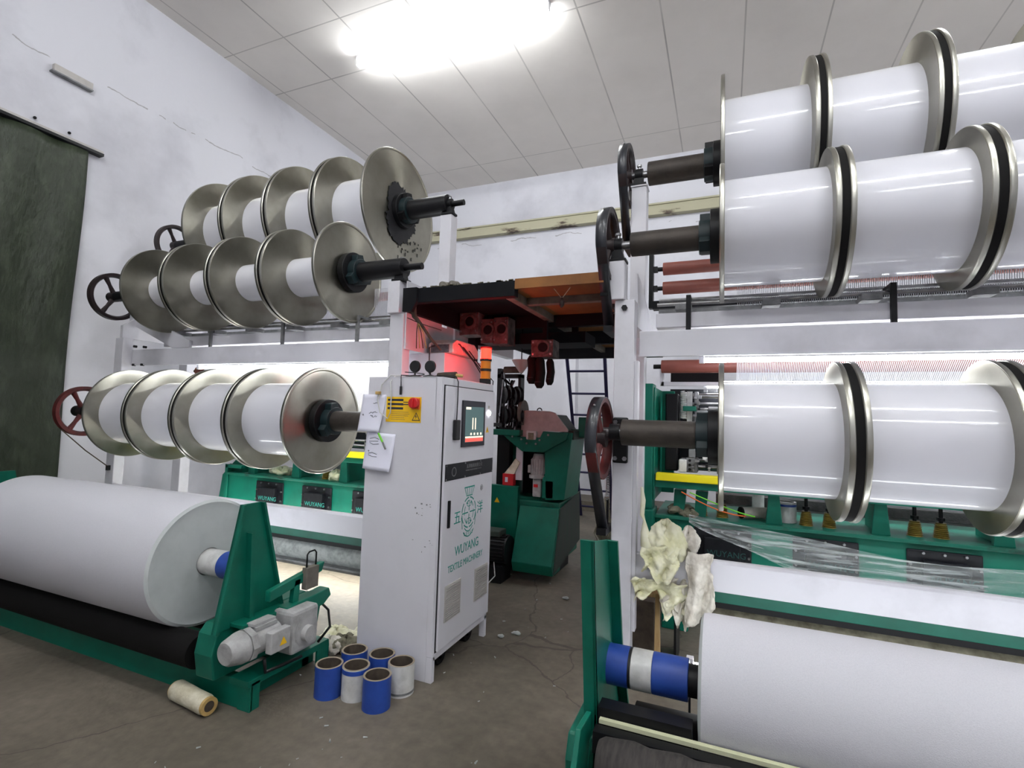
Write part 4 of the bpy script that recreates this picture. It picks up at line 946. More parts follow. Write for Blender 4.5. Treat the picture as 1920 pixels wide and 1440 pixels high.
rr_ = random.Random(9)
for k in range(46):
    x, z = rr_.uniform(-2.18, -1.97), rr_.uniform(1.52, 2.02); a_ = rr_.uniform(-.06, .06)
    obj('linkage', MB().cyl((x, 4.88 + rr_.uniform(-.04, .1), z), (x + a_, 4.90, z + rr_.uniform(-.10, .10)), rr_.uniform(.006, .016), n=6), 'black_iron' if k % 6 else 'steel', t)
obj('side_disc', MB().cyl((-1.95, 4.95, 1.66), (-1.92, 4.95, 1.66), .13, n=32), 'joist', t)
obj('cross_cylinder', MB().cyl((-2.12, 4.86, 2.10), (-1.92, 4.86, 2.10), .035, n=18), 'core_dark', t)
obj('mechanism_base', MB().box(-2.25, -1.93, 4.86, 5.1, 1.42, 1.48), 'green', t, .005)
obj('mechanism_stand', MB().box(-2.24, -2.10, 5.0, 5.1, .2, 1.42), 'black_iron', t)
t = thing('cream_cone', 'cream coloured funnel hanging behind the red beacon', 'funnel', (-1.9, 4.7, 2.1))
obj('cone_body', MB().lathe([(0, .015), (.05, .05), (.13, .10), (.13, .09), (.05, .04)], (-1.87, 4.7, 2.05), 'z', 28), 'vent', t)
obj('cone_hanger', MB().cyl((-1.87, 4.7, 2.17), (-1.87, 4.7, 2.54), .006, n=6), 'black_iron', t)

# ================================================================ drive housing (green gearbox)
t = thing('drive_housing', 'green machine drive housing with pinkish angular cover between the machines', 'machine', (-1.8, 5.2, 0))
obj('base_box', MB().box(-2.45, -1.52, 4.96, 5.66, .16, .76), 'green_dirty', t, .01)
obj('base_front', MB().box(-2.40, -1.95, 4.90, 4.96, .30, .90), 'green', t, .006)
gd = obj('belt_guard', MB().prism([(4.98, .10), (4.74, .10), (4.70, .20), (4.90, .715), (4.98, .715)], 'x', -1.92, -1.505), 'green', t, .006)
obj('guard_side', MB().prism([(4.74, .12), (5.68, .26), (5.64, .80), (4.93, .715)], 'x', -1.505, -1.495), 'gear_grey', t)
obj('right_column', MB().prism([(-1.60, .78), (-1.40, .80), (-1.33, 1.47), (-1.50, 1.47), (-1.62, 1.30)], 'y', 4.93, 5.45), 'green', t, .008)
obj('left_column', MB().prism([(-2.30, .76), (-2.12, .76), (-2.12, 1.20), (-2.02, 1.47), (-2.30, 1.47)], 'y', 5.2, 5.5), 'green_dirty', t, .008)
obj('front_yoke', MB().prism([(-2.14, 1.485), (-1.93, 1.475), (-1.90, 1.41), (-1.66, 1.41), (-1.63, 1.475), (-1.36, 1.47), (-1.38, 1.40), (-1.62, 1.26), (-1.85, 1.26), (-2.02, 1.38)], 'y', 4.90, 4.94), 'green', t, .005)
obj('inner_wall', MB().box(-2.1, -1.6, 5.42, 5.48, .76, 1.40), 'black_iron', t)
obj('right_web', MB().prism([(-1.66, .82), (-1.58, .82), (-1.62, 1.28), (-1.66, 1.28)], 'y', 4.96, 5.02).prism([(4.93, .80), (5.05, .80), (5.05, .98), (4.99, 1.04), (4.93, .98)], 'x', -1.70, -1.58), 'green', t, .006)
obj('cover_hood', MB().prism([(-2.0, 1.50), (-1.93, 1.475), (-1.88, 1.40), (-1.68, 1.40), (-1.62, 1.475), (-1.38, 1.475), (-1.38, 1.50), (-1.52, 1.665), (-1.58, 1.68), (-1.84, 1.685), (-1.90, 1.66), (-1.94, 1.60)], 'y', 4.945, 4.97), 'pink_cover', t, .006)
obj('hood_top', MB().prism([(-1.40, 1.475), (-1.53, 1.645), (-1.86, 1.66), (-1.95, 1.50)], 'y', 4.97, 5.40), 'gear_grey', t, .006)
obj('hood_lip', MB().box(-1.40, -1.32, 4.96, 5.35, 1.40, 1.49), 'gear_grey', t, .006)
obj('lifting_eye', MB().tube([(-1.70 + .025 * math.cos(a), 4.98, 1.685 + .025 * math.sin(a)) for a in [PI * k / 8 for k in range(9)]], .006, 6), 'black_iron', t)
obj('sight_glass', MB().box(-1.81, -1.70, 4.89, 4.945, 1.385, 1.475), 'white_plastic', t, .01)
obj('sight_window', MB().box(-1.785, -1.725, 4.885, 4.89, 1.385, 1.455), 'old_rag', t)
for x, z in ((-1.96, 1.41), (-1.86, 1.385), (-1.80, 1.345), (-1.70, 1.345), (-1.66, 1.385), (-1.57, 1.44), (-2.02, 1.45)):
    obj('bolt', MB().cyl((x, 4.888, z), (x, 4.90, z), .011, n=6), 'steel', t)
obj('white_panel', MB().box(-2.0, -1.93, 4.95, 4.97, .96, 1.33), 'white_paint', t)
obj('support_foot', MB().box(-2.3, -2.1, 5.0, 5.6, 0, .16).box(-1.75, -1.6, 5.1, 5.6, 0, .16), 'black_iron', t)
wsn = obj('warning_sticker', tri(MB(), (-2.18, 4.90, .72), .06, 'y', .001), 'sticker_yellow', t)
obj('side_box', MB().box(-1.33, -1.10, 5.15, 5.55, 1.42, 1.63), 'green', t, .006)
for y, z in ((5.15, 1.46), (5.15, 1.59)): obj('bolt', MB().cyl((-1.15, 5.138, z), (-1.15, 5.15, z), .012, n=6), 'steel', t)
obj('side_box_bracket', MB().box(-1.42, -1.33, 5.2, 5.4, 1.42, 1.5), 'green', t)
for o in children(t):
    if o.name.split('.')[0] in ('right_column', 'front_yoke', 'cover_hood', 'hood_top', 'hood_lip', 'lifting_eye', 'sight_glass', 'sight_window', 'bolt', 'side_box', 'side_box_bracket'): o.location.x -= .065
t = thing('gear_motor', 'small grey vertical motor on the green drive housing', 'motor', (-1.77, 4.98, .85))
mb = MB().cyl((-1.77, 5.02, 1.02), (-1.77, 5.02, 1.19), .075, n=28)
for k in range(18):
    a = 2 * PI * k / 18; c, s_ = math.cos(a), math.sin(a)
    mb.cyl((-1.77 + .078 * c, 5.02 + .078 * s_, 1.03), (-1.77 + .078 * c, 5.02 + .078 * s_, 1.18), .006, n=5)
obj('motor_body', mb, 'grey_motor', t)
obj('fan_cover', MB().cyl((-1.77, 5.02, 1.19), (-1.77, 5.02, 1.235), .068, .055, 28), 'grey_motor', t)
obj('motor_flange', MB().cyl((-1.77, 5.02, .99), (-1.77, 5.02, 1.02), .098, n=32), 'grey_motor', t)
obj('terminal_box', MB().box(-1.875, -1.84, 4.97, 5.05, 1.04, 1.12), 'grey_motor', t, .006)
obj('gear_case', MB().box(-1.815, -1.725, 4.96, 5.08, .80, .99), 'grey_motor', t, .012)
obj('red_label', MB().box(-1.80, -1.755, 4.954, 4.96, .90, .93), 'red', t)
t = thing('red_box', 'small red carton with wrapping on the green drive housing', 'box', (-2.07, 4.93, .9))
obj('carton', MB().box(-2.13, -2.01, 4.91, 4.99, .902, 1.02), 'red_box', t, .003)
obj('carton_label', MB().box(-2.10, -2.07, 4.9085, 4.91, .935, .985), 'paper', t)
obj('plastic_wrap', MB().prism([(-2.12, 1.02), (-2.01, 1.02), (-1.95, 1.14), (-2.0, 1.18), (-2.04, 1.12)], 'y', 4.93, 4.98), 'old_wrap', t)
t = thing('electric_motor', 'blue and black electric motor on the floor beside the green belt guard', 'motor', (-2.1, 4.7, .1))
mb = MB().cyl((-2.28, 4.72, .30), (-1.95, 4.72, .30), .135, n=40)
for k in range(26):
    a = 2 * PI * k / 26; c, s_ = math.cos(a), math.sin(a)
    mb.cyl((-2.26, 4.72 + .14 * c, .30 + .14 * s_), (-1.97, 4.72 + .14 * c, .30 + .14 * s_), .008, n=5)
obj('motor_body', mb, 'black_iron', t)
obj('fan_cowl', MB().lathe([(-.13, .0), (-.13, .12), (-.10, .155), (0, .16), (0, 0)], (-2.28, 4.72, .30), 'x', 40), 'blue_motor', t)
obj('name_label', MB().box(-2.37, -2.31, 4.555, 4.562, .33, .38), 'paper', t)
obj('terminal_box', MB().box(-2.20, -2.02, 4.63, 4.80, .43, .49), 'gear_grey', t, .01)
obj('mounting_foot', MB().box(-2.24, -1.98, 4.6, 4.84, .0, .17), 'black_iron', t, .006)
obj('motor_cable', MB().tube([(-2.06, 4.60, .20), (-2.03, 4.57, .08), (-2.08, 4.50, .012), (-2.18, 4.38, .008)], .006, 6), 'white_plastic', t, sharp=False)
# ladder
t = thing('ladder', 'dark blue steel ladder leaning down from the far platform edge', 'ladder', (-1.9, 7.4, 0))
def L(u, side): return (-1.97 - .23 * u + (.52 if side else 0), 6.56 + 1.86 * u, 2.56 * (1 - u))
obj('side_rail', MB().cyl(L(0, 0), L(1, 0), .024, n=12), 'indigo', t); obj('side_rail', MB().cyl(L(0, 1), L(1, 1), .024, n=12), 'indigo', t)
for k in range(1, 9):
    u = k / 8.6; obj('rung', MB().cyl(L(u, 0), L(u, 1), .016, n=10), 'indigo', t)
t = thing('yellow_pole', 'thin yellow pole leaning beside the ladder', 'pole', (-1.5, 7.5, 0))
obj('pole_shaft', MB().cyl((-1.45, 7.6, 0), (-1.30, 7.0, 2.7), .02, n=10), 'yellow_pole', t)
t = thing('white_stand', 'pair of thin white crossed legs standing behind the ladder', 'stand', (-1.8, 9, 0))
obj('stand_leg', MB().cyl((-2.0, 9.0, .17), (-1.85, 9.0, 1.25), .018, n=8), 'white_paint', t); obj('stand_leg', MB().cyl((-1.98, 9.0, .17), (-1.62, 9.0, 1.15), .014, n=8), 'white_paint', t)
t = thing('concrete_pillar', 'short white painted pillar standing before the back wall', 'pillar', (-2.9, 9.3, 0))
obj('pillar_shaft', MB().box(-2.62, -2.40, 8.6, 8.8, .0, 2.75), 'wall', t)

# ================================================================ winding stands and rolls
def stand(side):
    if side == 'left':
        xe, d, xf = -2.33, 1, -5.6          # xe: outer end; machine body goes to -x
        lab = 'green fabric winding stand on the floor, left machine'
    else:
        xe, d, xf = -.60, -1, 2.4
        lab = 'green fabric winding stand, right machine'
    t = thing('winding_stand', lab, 'stand', (xe, 2.3, 0))
    def bx(a, b): return (min(a, b), max(a, b))
    x = lambda v: xe - d * v       # distance inward from the outer end
    a, b = bx(x(0), xf)
    obj('front_rail', MB().box(a, b, 2.08, 2.14, .0, .15), 'green', t, .004)
    a2, b2 = bx(x(.12), xf)
    obj('rear_rail', MB().box(a2, b2, 2.56, 2.62, .0, .19), 'green', t, .004)
    a, b = bx(x(0), x(.14))
    obj('end_channel', MB().box(a, b, 2.06, 2.66, .13, .165).box(*bx(x(0), x(.015)), 2.56, 2.66, 0, .13).box(*bx(x(.12), x(.14)), 2.14, 2.66, 0, .13), 'green', t, .003)
    obj('channel_foot', MB().box(*bx(x(0), x(.09)), 2.075, 2.09, 0, .13), 'green', t)
    if side == 'left':
        yc = 2.15; zt = 1.08; zb = .42
        ep = obj('end_plate', MB().prism([(yc - .07, zt), (yc + .07, zt), (yc + .25, zb), (yc - .20, zb)], 'x', x(.165), x(.15)), 'green', t, .002)
        obj('plate_flange', MB().prism([(yc - .07, zt), (yc - .055, zt), (yc - .185, zb), (yc - .20, zb)], 'x', x(.165), x(.13)), 'green', t)
        obj('plate_flange', MB().prism([(yc + .055, zt), (yc + .07, zt), (yc + .25, zb), (yc + .235, zb)], 'x', x(.165), x(.125)), 'green', t)
        obj('plate_rib', MB().prism([(yc - .03, .92), (yc - .02, .92), (yc + .02, zb), (yc - .01, zb)], 'x', x(.15), x(.11)), 'green', t)
        obj('gear_housing', MB().prism([(1.98, .17), (1.96, .30), (1.98, .40), (2.02, .445), (2.60, .455), (2.66, .42), (2.66, .17)], 'x', x(.30), x(.16)), 'green', t, .008)
        obj('housing_shelf', MB().box(*bx(x(.16), x(.05)), 2.05, 2.62, .43, .45), 'green', t, .003)
        # motor along the stand end
        obj('end_plate', MB().prism([(yc - .07, zt), (yc + .07, zt), (yc + .25, .15), (yc - .20, .15)], 'x', -5.14, -5.125), 'green', t)
        obj('plate_flange', MB().prism([(yc - .07, zt), (yc - .055, zt), (yc - .185, .15), (yc - .20, .15)], 'x', -5.2, -5.14), 'green', t)
        mt = obj('motor_body', MB().cyl((x(.03), 2.02, .33), (x(.03), 2.24, .33), .072, n=30), 'grey_motor', t)
        obj('fan_cover', MB().lathe([(-.10, 0), (-.10, .055), (-.085, .066), (-.02, .082), (0, .082), (0, 0)], (x(.03), 2.03, .33), 'y', 32), 'grey_motor', mt)
        obj('motor_band', MB().cyl((x(.03), 2.035, .33), (x(.03), 2.075, .33), .088, n=8), 'grey_motor', mt)
        bxm = obj('terminal_box', MB().box(x(-.04), x(-.085), 2.12, 2.25, .27, .385), 'grey_motor', mt, .006)
        label(bxm, 'pale terminal box with a yellow warning triangle')
        obj('warning_sticker', tri(MB(), (x(-.0865), 2.20, .30), .05, 'x', .001), 'sticker_yellow', bxm)
        gb = obj('gearbox', MB().box(x(.08), x(-.08), 2.27, 2.47, .20, .44), 'grey_motor', t, .02)
        obj('gearbox_flange', MB().lathe([(-.02, 0), (-.02, .07), (0, .085), (0, 0)], (x(-.085), 2.37, .32), 'x', 30), 'grey_motor', gb)
        obj('gearbox_hub', MB().cyl((x(-.08), 2.37, .30), (x(-.12), 2.37, .30), .045, n=24), 'grey_motor', gb)
        obj('motor_fins', MB().box(x(.07), x(-.01), 2.08, 2.22, .395, .415).box(x(.06), x(.0), 2.08, 2.22, .41, .43), 'grey_motor', mt)
        for o_ in (mt, gb): o_.location.z += .025
        # levers reaching back and the foot pedal
        obj('lever_arm', MB().prism([(2.20, .53), (2.60, .60), (2.62, .655), (2.58, .65), (2.20, .59)], 'x', x(.07), x(.03)), 'green', t, .004)
        obj('lever_arm', MB().prism([(2.28, .36), (2.60, .40), (2.66, .44), (2.64, .49), (2.30, .47)], 'x', x(.08), x(.0)), 'green', t, .006)
        obj('lever_post', MB().prism([(2.36, .40), (2.41, .40), (2.42, .60), (2.38, .60)], 'x', x(.06), x(.03)), 'green', t)
        obj('lever_web', MB().prism([(2.44, .22), (2.56, .22), (2.60, .42), (2.42, .42)], 'x', x(.06), x(.02)), 'green', t, .01)
        pd = obj('switch_box', MB().box(x(.04), x(.0), 2.44, 2.54, .53, .66), 'joist', t, .004)
        label(pd, 'dark box with a bent wire handle')
        obj('wire_handle', MB().tube([(x(.02), 2.455, .66), (x(.02), 2.455, .735), (x(.02), 2.47, .75), (x(.02), 2.515, .752), (x(.02), 2.53, .735), (x(.02), 2.53, .66)], .005, 6), 'black_iron', pd, sharp=False)
        obj('motor_cable', MB().tube([(x(.02), 2.58, .42), (x(0), 2.64, .35), (x(-.02), 2.64, .25), (x(.0), 2.56, .18)], .008, 6), 'black_plastic', t, sharp=False)
        obj('motor_cable', MB().tube([(x(-.04), 2.12, .27), (x(-.03), 2.14, .19), (x(-.01), 2.24, .17), (x(-.05), 2.38, .18)], .009, 6), 'black_plastic', t, sharp=False)
    else:
        yc = 2.12
        obj('end_plate', MB().prism([(1.87, 1.17), (2.14, 1.12), (2.30, .62), (2.55, .17), (1.98, .17), (1.98, .50)], 'x', -.452, -.44), 'green', t, .002)
        obj('plate_flange', MB().prism([(1.87, 1.17), (1.885, 1.17), (1.995, .50), (1.995, .17), (1.98, .17), (1.98, .50)], 'x', -.49, -.44), 'green', t)
        obj('plate_fold', MB().prism([(2.12, 1.12), (2.14, 1.12), (2.30, .62), (2.55, .17), (2.53, .17), (2.28, .62)], 'x', -.452, -.40), 'green', t)
        obj('gear_housing', MB().prism([(1.92, .17), (1.90, .36), (1.94, .44), (2.4, .44), (2.5, .17)], 'x', -.54, -.45), 'green', t, .008)
        obj('switch_handle', MB().tube([(-.47, 2.42, .80), (-.47, 2.42, .93), (-.47, 2.46, .95), (-.47, 2.50, .93), (-.47, 2.50, .80)], .006, 6).box(-.485, -.46, 2.42, 2.50, .72, .80), 'black_iron', t, sharp=False)
    # driving rollers: surface winding
    x0, x1 = bx(x(.34 if side == 'left' else .24), xf)
    dr = obj('drive_roller', MB().cyl((x0, 2.03, .27), (x1, 2.03, .27), .09, n=36), 'rubber', t)
    dr2 = obj('drive_roller', MB().cyl((x0, 2.40, .27), (x1, 2.40, .27), .09, n=36), 'rubber', t)
    obj('roller_axle', MB().cyl((x(.16), 2.03, .27), (x(.34), 2.03, .27), .03, n=16), 'black_iron', t)
    obj('roller_axle', MB().cyl((x(.16), 2.40, .27), (x(.34), 2.40, .27), .03, n=16), 'black_iron', t)
    return t
stand('left'); stand('right')
def fabric_roll(x0, x1, y, z, r, lab, sideface):
    t = thing('fabric_roll', lab, 'fabric roll', (x0, y, z))
    # slightly rounded, layered end
    e = .014
    pr = [(0, .085), (.008, .12), (.004, r * .55), (0, r - .05), (.01, r - .018), (.03, r)]
    L = x1 - x0
    obj('fabric_body', MB().lathe([(e, r - .004), (.05, r), (L - .05, r), (L - e, r - .004)], (x0, y, z), 'x', 128), 'fabric', t)
    rg = [(L - e, r - .004), (L - .004, r - .02), (L - .01, r - .06), (L, r * .7), (L - .006, r * .5), (L + .004, r * .3), (L, .08)]
    obj('fabric_end', MB().lathe(rg, (x0, y, z), 'x', 128), 'fabric_end', t)
    obj('fabric_end', MB().lathe([(L - a, b) for a, b in rg], (x0, y, z), 'x', 128), 'fabric_end', t)
    return t
FRL = fabric_roll(-4.9, -2.87, 2.2, .69, .372, 'large white fabric roll lying on the left winding stand', 1)
c = obj('paper_core', MB().cyl((-5.05, 2.2, .69), (-2.72, 2.2, .69), .076, n=40), 'white_plastic', FRL); label(c, 'white wrapped core')
c = obj('core_sleeve', MB().cyl((-2.72, 2.2, .69), (-2.56, 2.2, .69), .078, n=40), 'blue_plastic', FRL, .003); label(c, 'blue core sleeve')
obj('end_bearing', MB().cyl((-2.56, 2.2, .69), (-2.50, 2.2, .69), .05, n=24), 'black_iron', FRL)
FRR = fabric_roll(-.085, 2.4, 2.2, .60, .258, 'white fabric roll lying on the right winding stand', -1)
c = obj('core_sleeve', MB().cyl((-.48, 2.2, .60), (-.355, 2.2, .60), .078, n=40), 'blue_plastic', FRR, .003); label(c, 'outer blue core sleeve')
obj('sleeve_edge', MB().cyl((-.355, 2.2, .60), (-.345, 2.2, .60), .0775, n=40), 'black_plastic', FRR)
c = obj('paper_core', MB().cyl((-.345, 2.2, .60), (-.262, 2.2, .60), .078, n=40), 'white_plastic', FRR, .003); label(c, 'white wrapped core')
c = obj('core_sleeve', MB().cyl((-.262, 2.2, .60), (-.125, 2.2, .60), .078, n=40), 'blue_plastic', FRR, .003); label(c, 'inner blue core sleeve')
obj('end_bearing', MB().cyl((-.125, 2.2, .60), (-.08, 2.2, .60), .06, n=24), 'black_iron', FRR)
# extra worn rollers in front on the right stand
t = thing('worn_roller', 'pair of dark worn rollers in front of the right fabric roll', 'roller', (-.4, 1.85, .4))
obj('rough_roller', MB().lathe([(.0, .0), (0, .06)] + [(.02 + .05 * k, .072 + .004 * ((k * 7) % 3)) for k in range(60)] + [(3.0, 0)], (-.40, 1.83, .44), 'x', 28), 'old_rag' if False else 'core_dark2' if False else 'rubber_worn', t)
obj('rough_roller', MB().lathe([(.0, .0), (0, .05)] + [(.02 + .05 * k, .062 + .004 * ((k * 5) % 3)) for k in range(60)] + [(3.0, 0)], (-.43, 1.76, .30), 'x', 28), 'rubber_worn', t)
obj('roller_shelf', MB().box(-.42, 2.5, 1.925, 1.945, .506, .520), 'ledge_bar', t)
obj('dark_guard', MB().box(-.43, 2.5, 1.87, 1.92, .43, .505).box(-.43, -.10, 1.95, 2.02, .44, .55), 'black_iron', t)
obj('end_support', MB().prism([(1.62, .02), (2.0, .02), (1.96, .52), (1.80, .54), (1.66, .30)], 'x', -.475, -.455), 'green', t, .003)
# ================================================================ small things on the floor
def floor_core(x, y, kind, lab, h=.172):
    t = thing('paper_core', lab, 'tube', (x, y, 0), 'short core tubes on the floor by the cabinet')
    m = 'blue_plastic' if kind == 'blue' else 'white_plastic'
    r = .077
    obj('tube_wall', MB().lathe([(0, r - .012), (0, r), (h, r), (h, r - .012)], (x, y, 0), 'z', 48), m, t)
    obj('tube_rim', MB().lathe([(h, r), (h + .002, r - .002), (h + .002, r - .010), (h, r - .012)], (x, y, 0), 'z', 48), 'core_rim', t)
    obj('tube_inside', MB().lathe([(h, r - .012), (.002, r - .012), (.002, 0)], (x, y, 0), 'z', 48), 'core_dark', t)
    if kind == 'white_blue':
        obj('blue_band', MB().lathe([(h - .028, r), (h - .028, r + .0012), (h - .004, r + .0012), (h - .004, r)], (x, y, 0), 'z', 48), 'blue_plastic', t)
    if kind == 'white_band':
        obj('tape_band', MB().lathe([(.012, r), (.012, r + .002), (.024, r + .002), (.024, r)], (x, y, 0), 'z', 48), 'dull_steel', t)
floor_core(-2.09, 2.40, 'blue', 'blue core tube at the left front of the floor group')
floor_core(-1.94, 2.45, 'white_blue', 'white core tube with a blue rim, front middle of the floor group')
floor_core(-1.765, 2.415, 'blue', 'blue core tube nearest the viewer in the floor group')
floor_core(-1.735, 2.60, 'white_band', 'white core tube against the cabinet side in the floor group')
floor_core(-2.075, 2.60, 'blue', 'blue core tube at the back left, beside the rag heap')
floor_core(-1.895, 2.63, 'blue', 'blue core tube at the back, against the cabinet side')
t = thing('wrapped_tube', 'grubby plastic wrapped cardboard tube lying on the floor', 'tube', (-2.6, 1.98, .06))
a, b = Vector((-2.80, 2.0, .052)), Vector((-2.50, 1.965, .052)); dv = (b - a)
obj('wrap', MB().ring([a + dv * f for f in (0, .04, .3, .6, .9, 1)], [.046, .052, .051, .049, .050, .044], 28, caps=False), 'old_wrap', t)
dn = dv.normalized()
mb = MB().ring([a - dn * .005, b + dn * .012], [.045, .045], 28, caps=False).ring([b + dn * .012, b + dn * .0121], [.045, .027], 28, caps=False).ring([b + dn * .012, a - dn * .005], [.027, .027], 28, caps=False)
obj('cardboard_tube', mb, 'kraft', t)
obj('tube_inside', MB().ring([a, b + dn * .010], [.0266, .0266], 28), 'core_dark', t)
# cloth helpers
TEX = bpy.data.textures.new('crumple', 'CLOUDS'); TEX.noise_scale = .055; TEX.noise_depth = 3
def crumple(o, s):
    md = o.modifiers.new('sub', 'SUBSURF'); md.levels = 1; md.render_levels = 1
    md = o.modifiers.new('crumple', 'DISPLACE'); md.texture = TEX; md.strength = s; md.mid_level = .5; md.texture_coords = 'LOCAL'
    return o
def cloth(name, lab, ctr, sx, sy, sz, m, seed, cat='cloth', n=26, rough=.35):
    rnd = random.Random(seed)
    ph = [rnd.uniform(0, 6.28) for _ in range(8)]
    mb = MB()
    def f(u, v):
        th = PI * u; p = 2 * PI * v
        d = 1 + rough * (.5 * math.sin(3 * p + ph[0] + 3 * u) + .35 * math.sin(5 * p + ph[1] - 4 * u) * math.sin(4 * th + ph[2]) + .25 * math.sin(9 * p + ph[3] + 6 * u))
        x = ctr[0] + sx * d * math.sin(th) * math.cos(p); y = ctr[1] + sy * d * math.sin(th) * math.sin(p)
        z = ctr[2] + sz * (1 + .3 * math.sin(4 * p + ph[4])) * math.cos(th) + .1 * sz * math.sin(7 * p + ph[5]) * math.sin(th)
        return (x, y, z)
    mb.grid(f, n, 2 * n)
    return tag(crumple(obj(name, mb, m, loc=ctr, sharp=False), min(sx, .1) * .55), lab, cat)
def drape(name, lab, x0, x1, y, zt, zb, m, seed, fold=.02, jag=.04, cat='cloth', dx=0, freq=14, narrow=0):
    rnd = random.Random(seed); ph = [rnd.uniform(0, 6.28) for _ in range(6)]
    def f(u, v):
        hang = 1 - v
        nx = (u - .5) * (1 - narrow * math.sin(hang * 2.4))
        x = (x0 + x1) / 2 + (x1 - x0) * nx + dx * hang + .012 * math.sin(hang * 9 + ph[0])
        yy = y - fold * math.sin(freq * u + ph[1] + 2.5 * hang) * (.4 + hang) - .012 * math.sin(hang * 13 + u * 7 + ph[2])
        zz = zb + (zt - zb) * v + jag * (math.sin(u * 7 + ph[3]) + .5 * math.sin(u * 17 + ph[4])) * hang ** 2
        return (x, yy, zz)
    return tag(crumple(obj(name, MB().grid(f, 40, 30), m, loc=((x0 + x1) / 2, y, zt), sharp=False, thick=.004), .035), lab, cat)
for k, (x, y, sx, sy, m) in enumerate(((-2.50, 2.93, .13, .10, 'dirty_cloth'), (-2.36, 2.86, .12, .09, 'old_rag'), (-2.32, 3.0, .12, .10, 'dirty_cloth'), (-2.44, 2.80, .08, .07, 'grey_cloth'))):
    cloth('rag', ['yellowish rag in the heap on the floor, nearest the winding stand', 'grey brown rag in the heap on the floor beside the cabinet', 'yellowish rag at the back of the heap beside the cabinet', 'pale grey rag at the front of the floor heap'][k], (x, y, .048), sx, sy, .05, m, 20 + k)
t = thing('loose_string', 'thin pale cord curled on the floor beside the cabinet', 'cord', (-2.6, 3.3, 0))
obj('cord_run', MB().tube([(-2.55 + .10 * math.cos(k * .5) + .004 * k, 3.55 + .07 * math.sin(k * .5) - .004 * k, .006 + .0008 * k) for k in range(26)] + [(-2.35, 3.5, .02), (-2.3, 3.4, .01)], .004, 5), 'white_plastic', t, sharp=False)
# litter on the floor
mb = MB()
for k in range(80):
    x, y = random.uniform(-2.4, -.5), random.uniform(1.4, 5.0)
    s_ = random.uniform(.003, .011); a = random.uniform(0, 3)
    mb.ring([(x, y, .003), (x + s_ * math.cos(a) * 2, y + s_ * math.sin(a) * 2, .004)], [s_ * .5, s_ * .3], 5)
tag(obj('floor_lint', mb, 'lint', loc=(-1.5, 3, 0)), 'tiny scraps of white lint scattered over the concrete floor', 'lint', kind='stuff')
for k, (x, y, r) in enumerate(((-1.42, 3.62, .035), (-1.50, 3.52, .025), (-2.05, 4.2, .05), (-1.3, 4.5, .03))):
    cloth('lint_tuft', 'crumpled lint tuft on the floor, %s' % ['nearest the cabinet door', 'under the cabinet door edge', 'below the motor cable', 'in the dark aisle behind'][k], (x, y, .012), r, r * .7, .012, 'lint', 60 + k, cat='lint', n=8)

# ================================================================ rags and things at the right post
cloth('cloth_bundle', 'large pale yellow crumpled cloth bundle draped over the white bracket', (-.33, 3.33, .86), .125, .09, .12, 'dirty_cloth', 3, rough=.25)
cloth('cloth_bundle', 'smaller pale cloth bundle on the bracket, right of the large one', (-.20, 3.38, .87), .065, .07, .085, 'grey_cloth', 5, rough=.25)
drape('hanging_cloth', 'pale yellow cloth hanging down below the large bundle', -.47, -.24, 3.26, .86, .67, 'dirty_cloth', 7, narrow=.1)
drape('hanging_cloth', 'torn yellowish cloth hanging across the lit gap under the bracket', -.52, -.20, 3.29, .64, .50, 'dirty_cloth', 9, jag=.07, fold=.03)
drape('hanging_cloth', 'cream cloth scrap hanging lowest under the bracket', -.36, -.22, 3.31, .56, .42, 'grey_cloth', 13, jag=.05, fold=.03, dx=.03)
drape('hanging_cloth', 'white cloth scrap hanging between the wooden stand and the board end', -.30, -.17, 3.34, .66, .45, 'grey_cloth', 17, jag=.06, fold=.03)
drape('hanging_cloth', 'long dirty white cloth hanging at the left end of the white board', -.20, -.055, 3.25, .845, .445, 'grey_cloth', 11, jag=.02, fold=.022, freq=9)
t = thing('hanging_cloth', 'knotted yellow rag hanging on the right side of the white post', 'cloth', (-.48, 3.3, .95))
obj('rag_cloth', MB().ring([(-.475, 3.30, 1.20), (-.465, 3.29, 1.12), (-.47, 3.29, 1.03), (-.455, 3.28, 1.0), (-.45, 3.28, .93), (-.44, 3.28, .84), (-.45, 3.28, .82)], [.008, .016, .014, .007, .026, .036, .01], 12), 'dirty_cloth', t, sharp=False)
t = thing('straw_bundle', 'dusty straw coloured fibre bundle hanging behind the white post', 'bundle', (-.80, 3.6, .9))
mb = MB()
for k in range(60):
    a = random.uniform(-.05, .04); y = 3.52 + random.uniform(-.03, .05)
    mb.tube([(-.74, y, 1.08), (-.75 + a * .6, y, .95), (-.76 + a * 1.3, y, .84), (-.73 + a * .8, y, .76 + random.uniform(-.03, .03))], .003, 4)
g = obj('fibres', mb, 'old_rag', t, sharp=False)
g['kind'] = 'stuff'
t = thing('wooden_stand', 'rough wooden stand with a cross top under the white bracket', 'stand', (-.42, 3.4, 0))
obj('wooden_post', MB().prism([(-.405, 0), (-.365, 0), (-.375, .50), (-.40, .50)], 'y', 3.42, 3.46), 'wood', t, .003)
obj('wooden_top', MB().box(-.48, -.32, 3.40, 3.48, .50, .525), 'wood', t, .003)
obj('wooden_base', MB().box(-.46, -.30, 3.35, 3.52, 0, .03), 'wood', t, .003)
t = thing('dark_crate', 'dark rusty box in the shadow behind the wooden stand', 'box', (-.5, 3.6, 0))
obj('crate_body', MB().box(-.62, -.42, 3.55, 3.85, 0, .42), 'core_dark', t, .005)
obj('crate_plate', MB().box(-.30, -.285, 3.6, 3.9, 0, .38), 'black_iron', t)
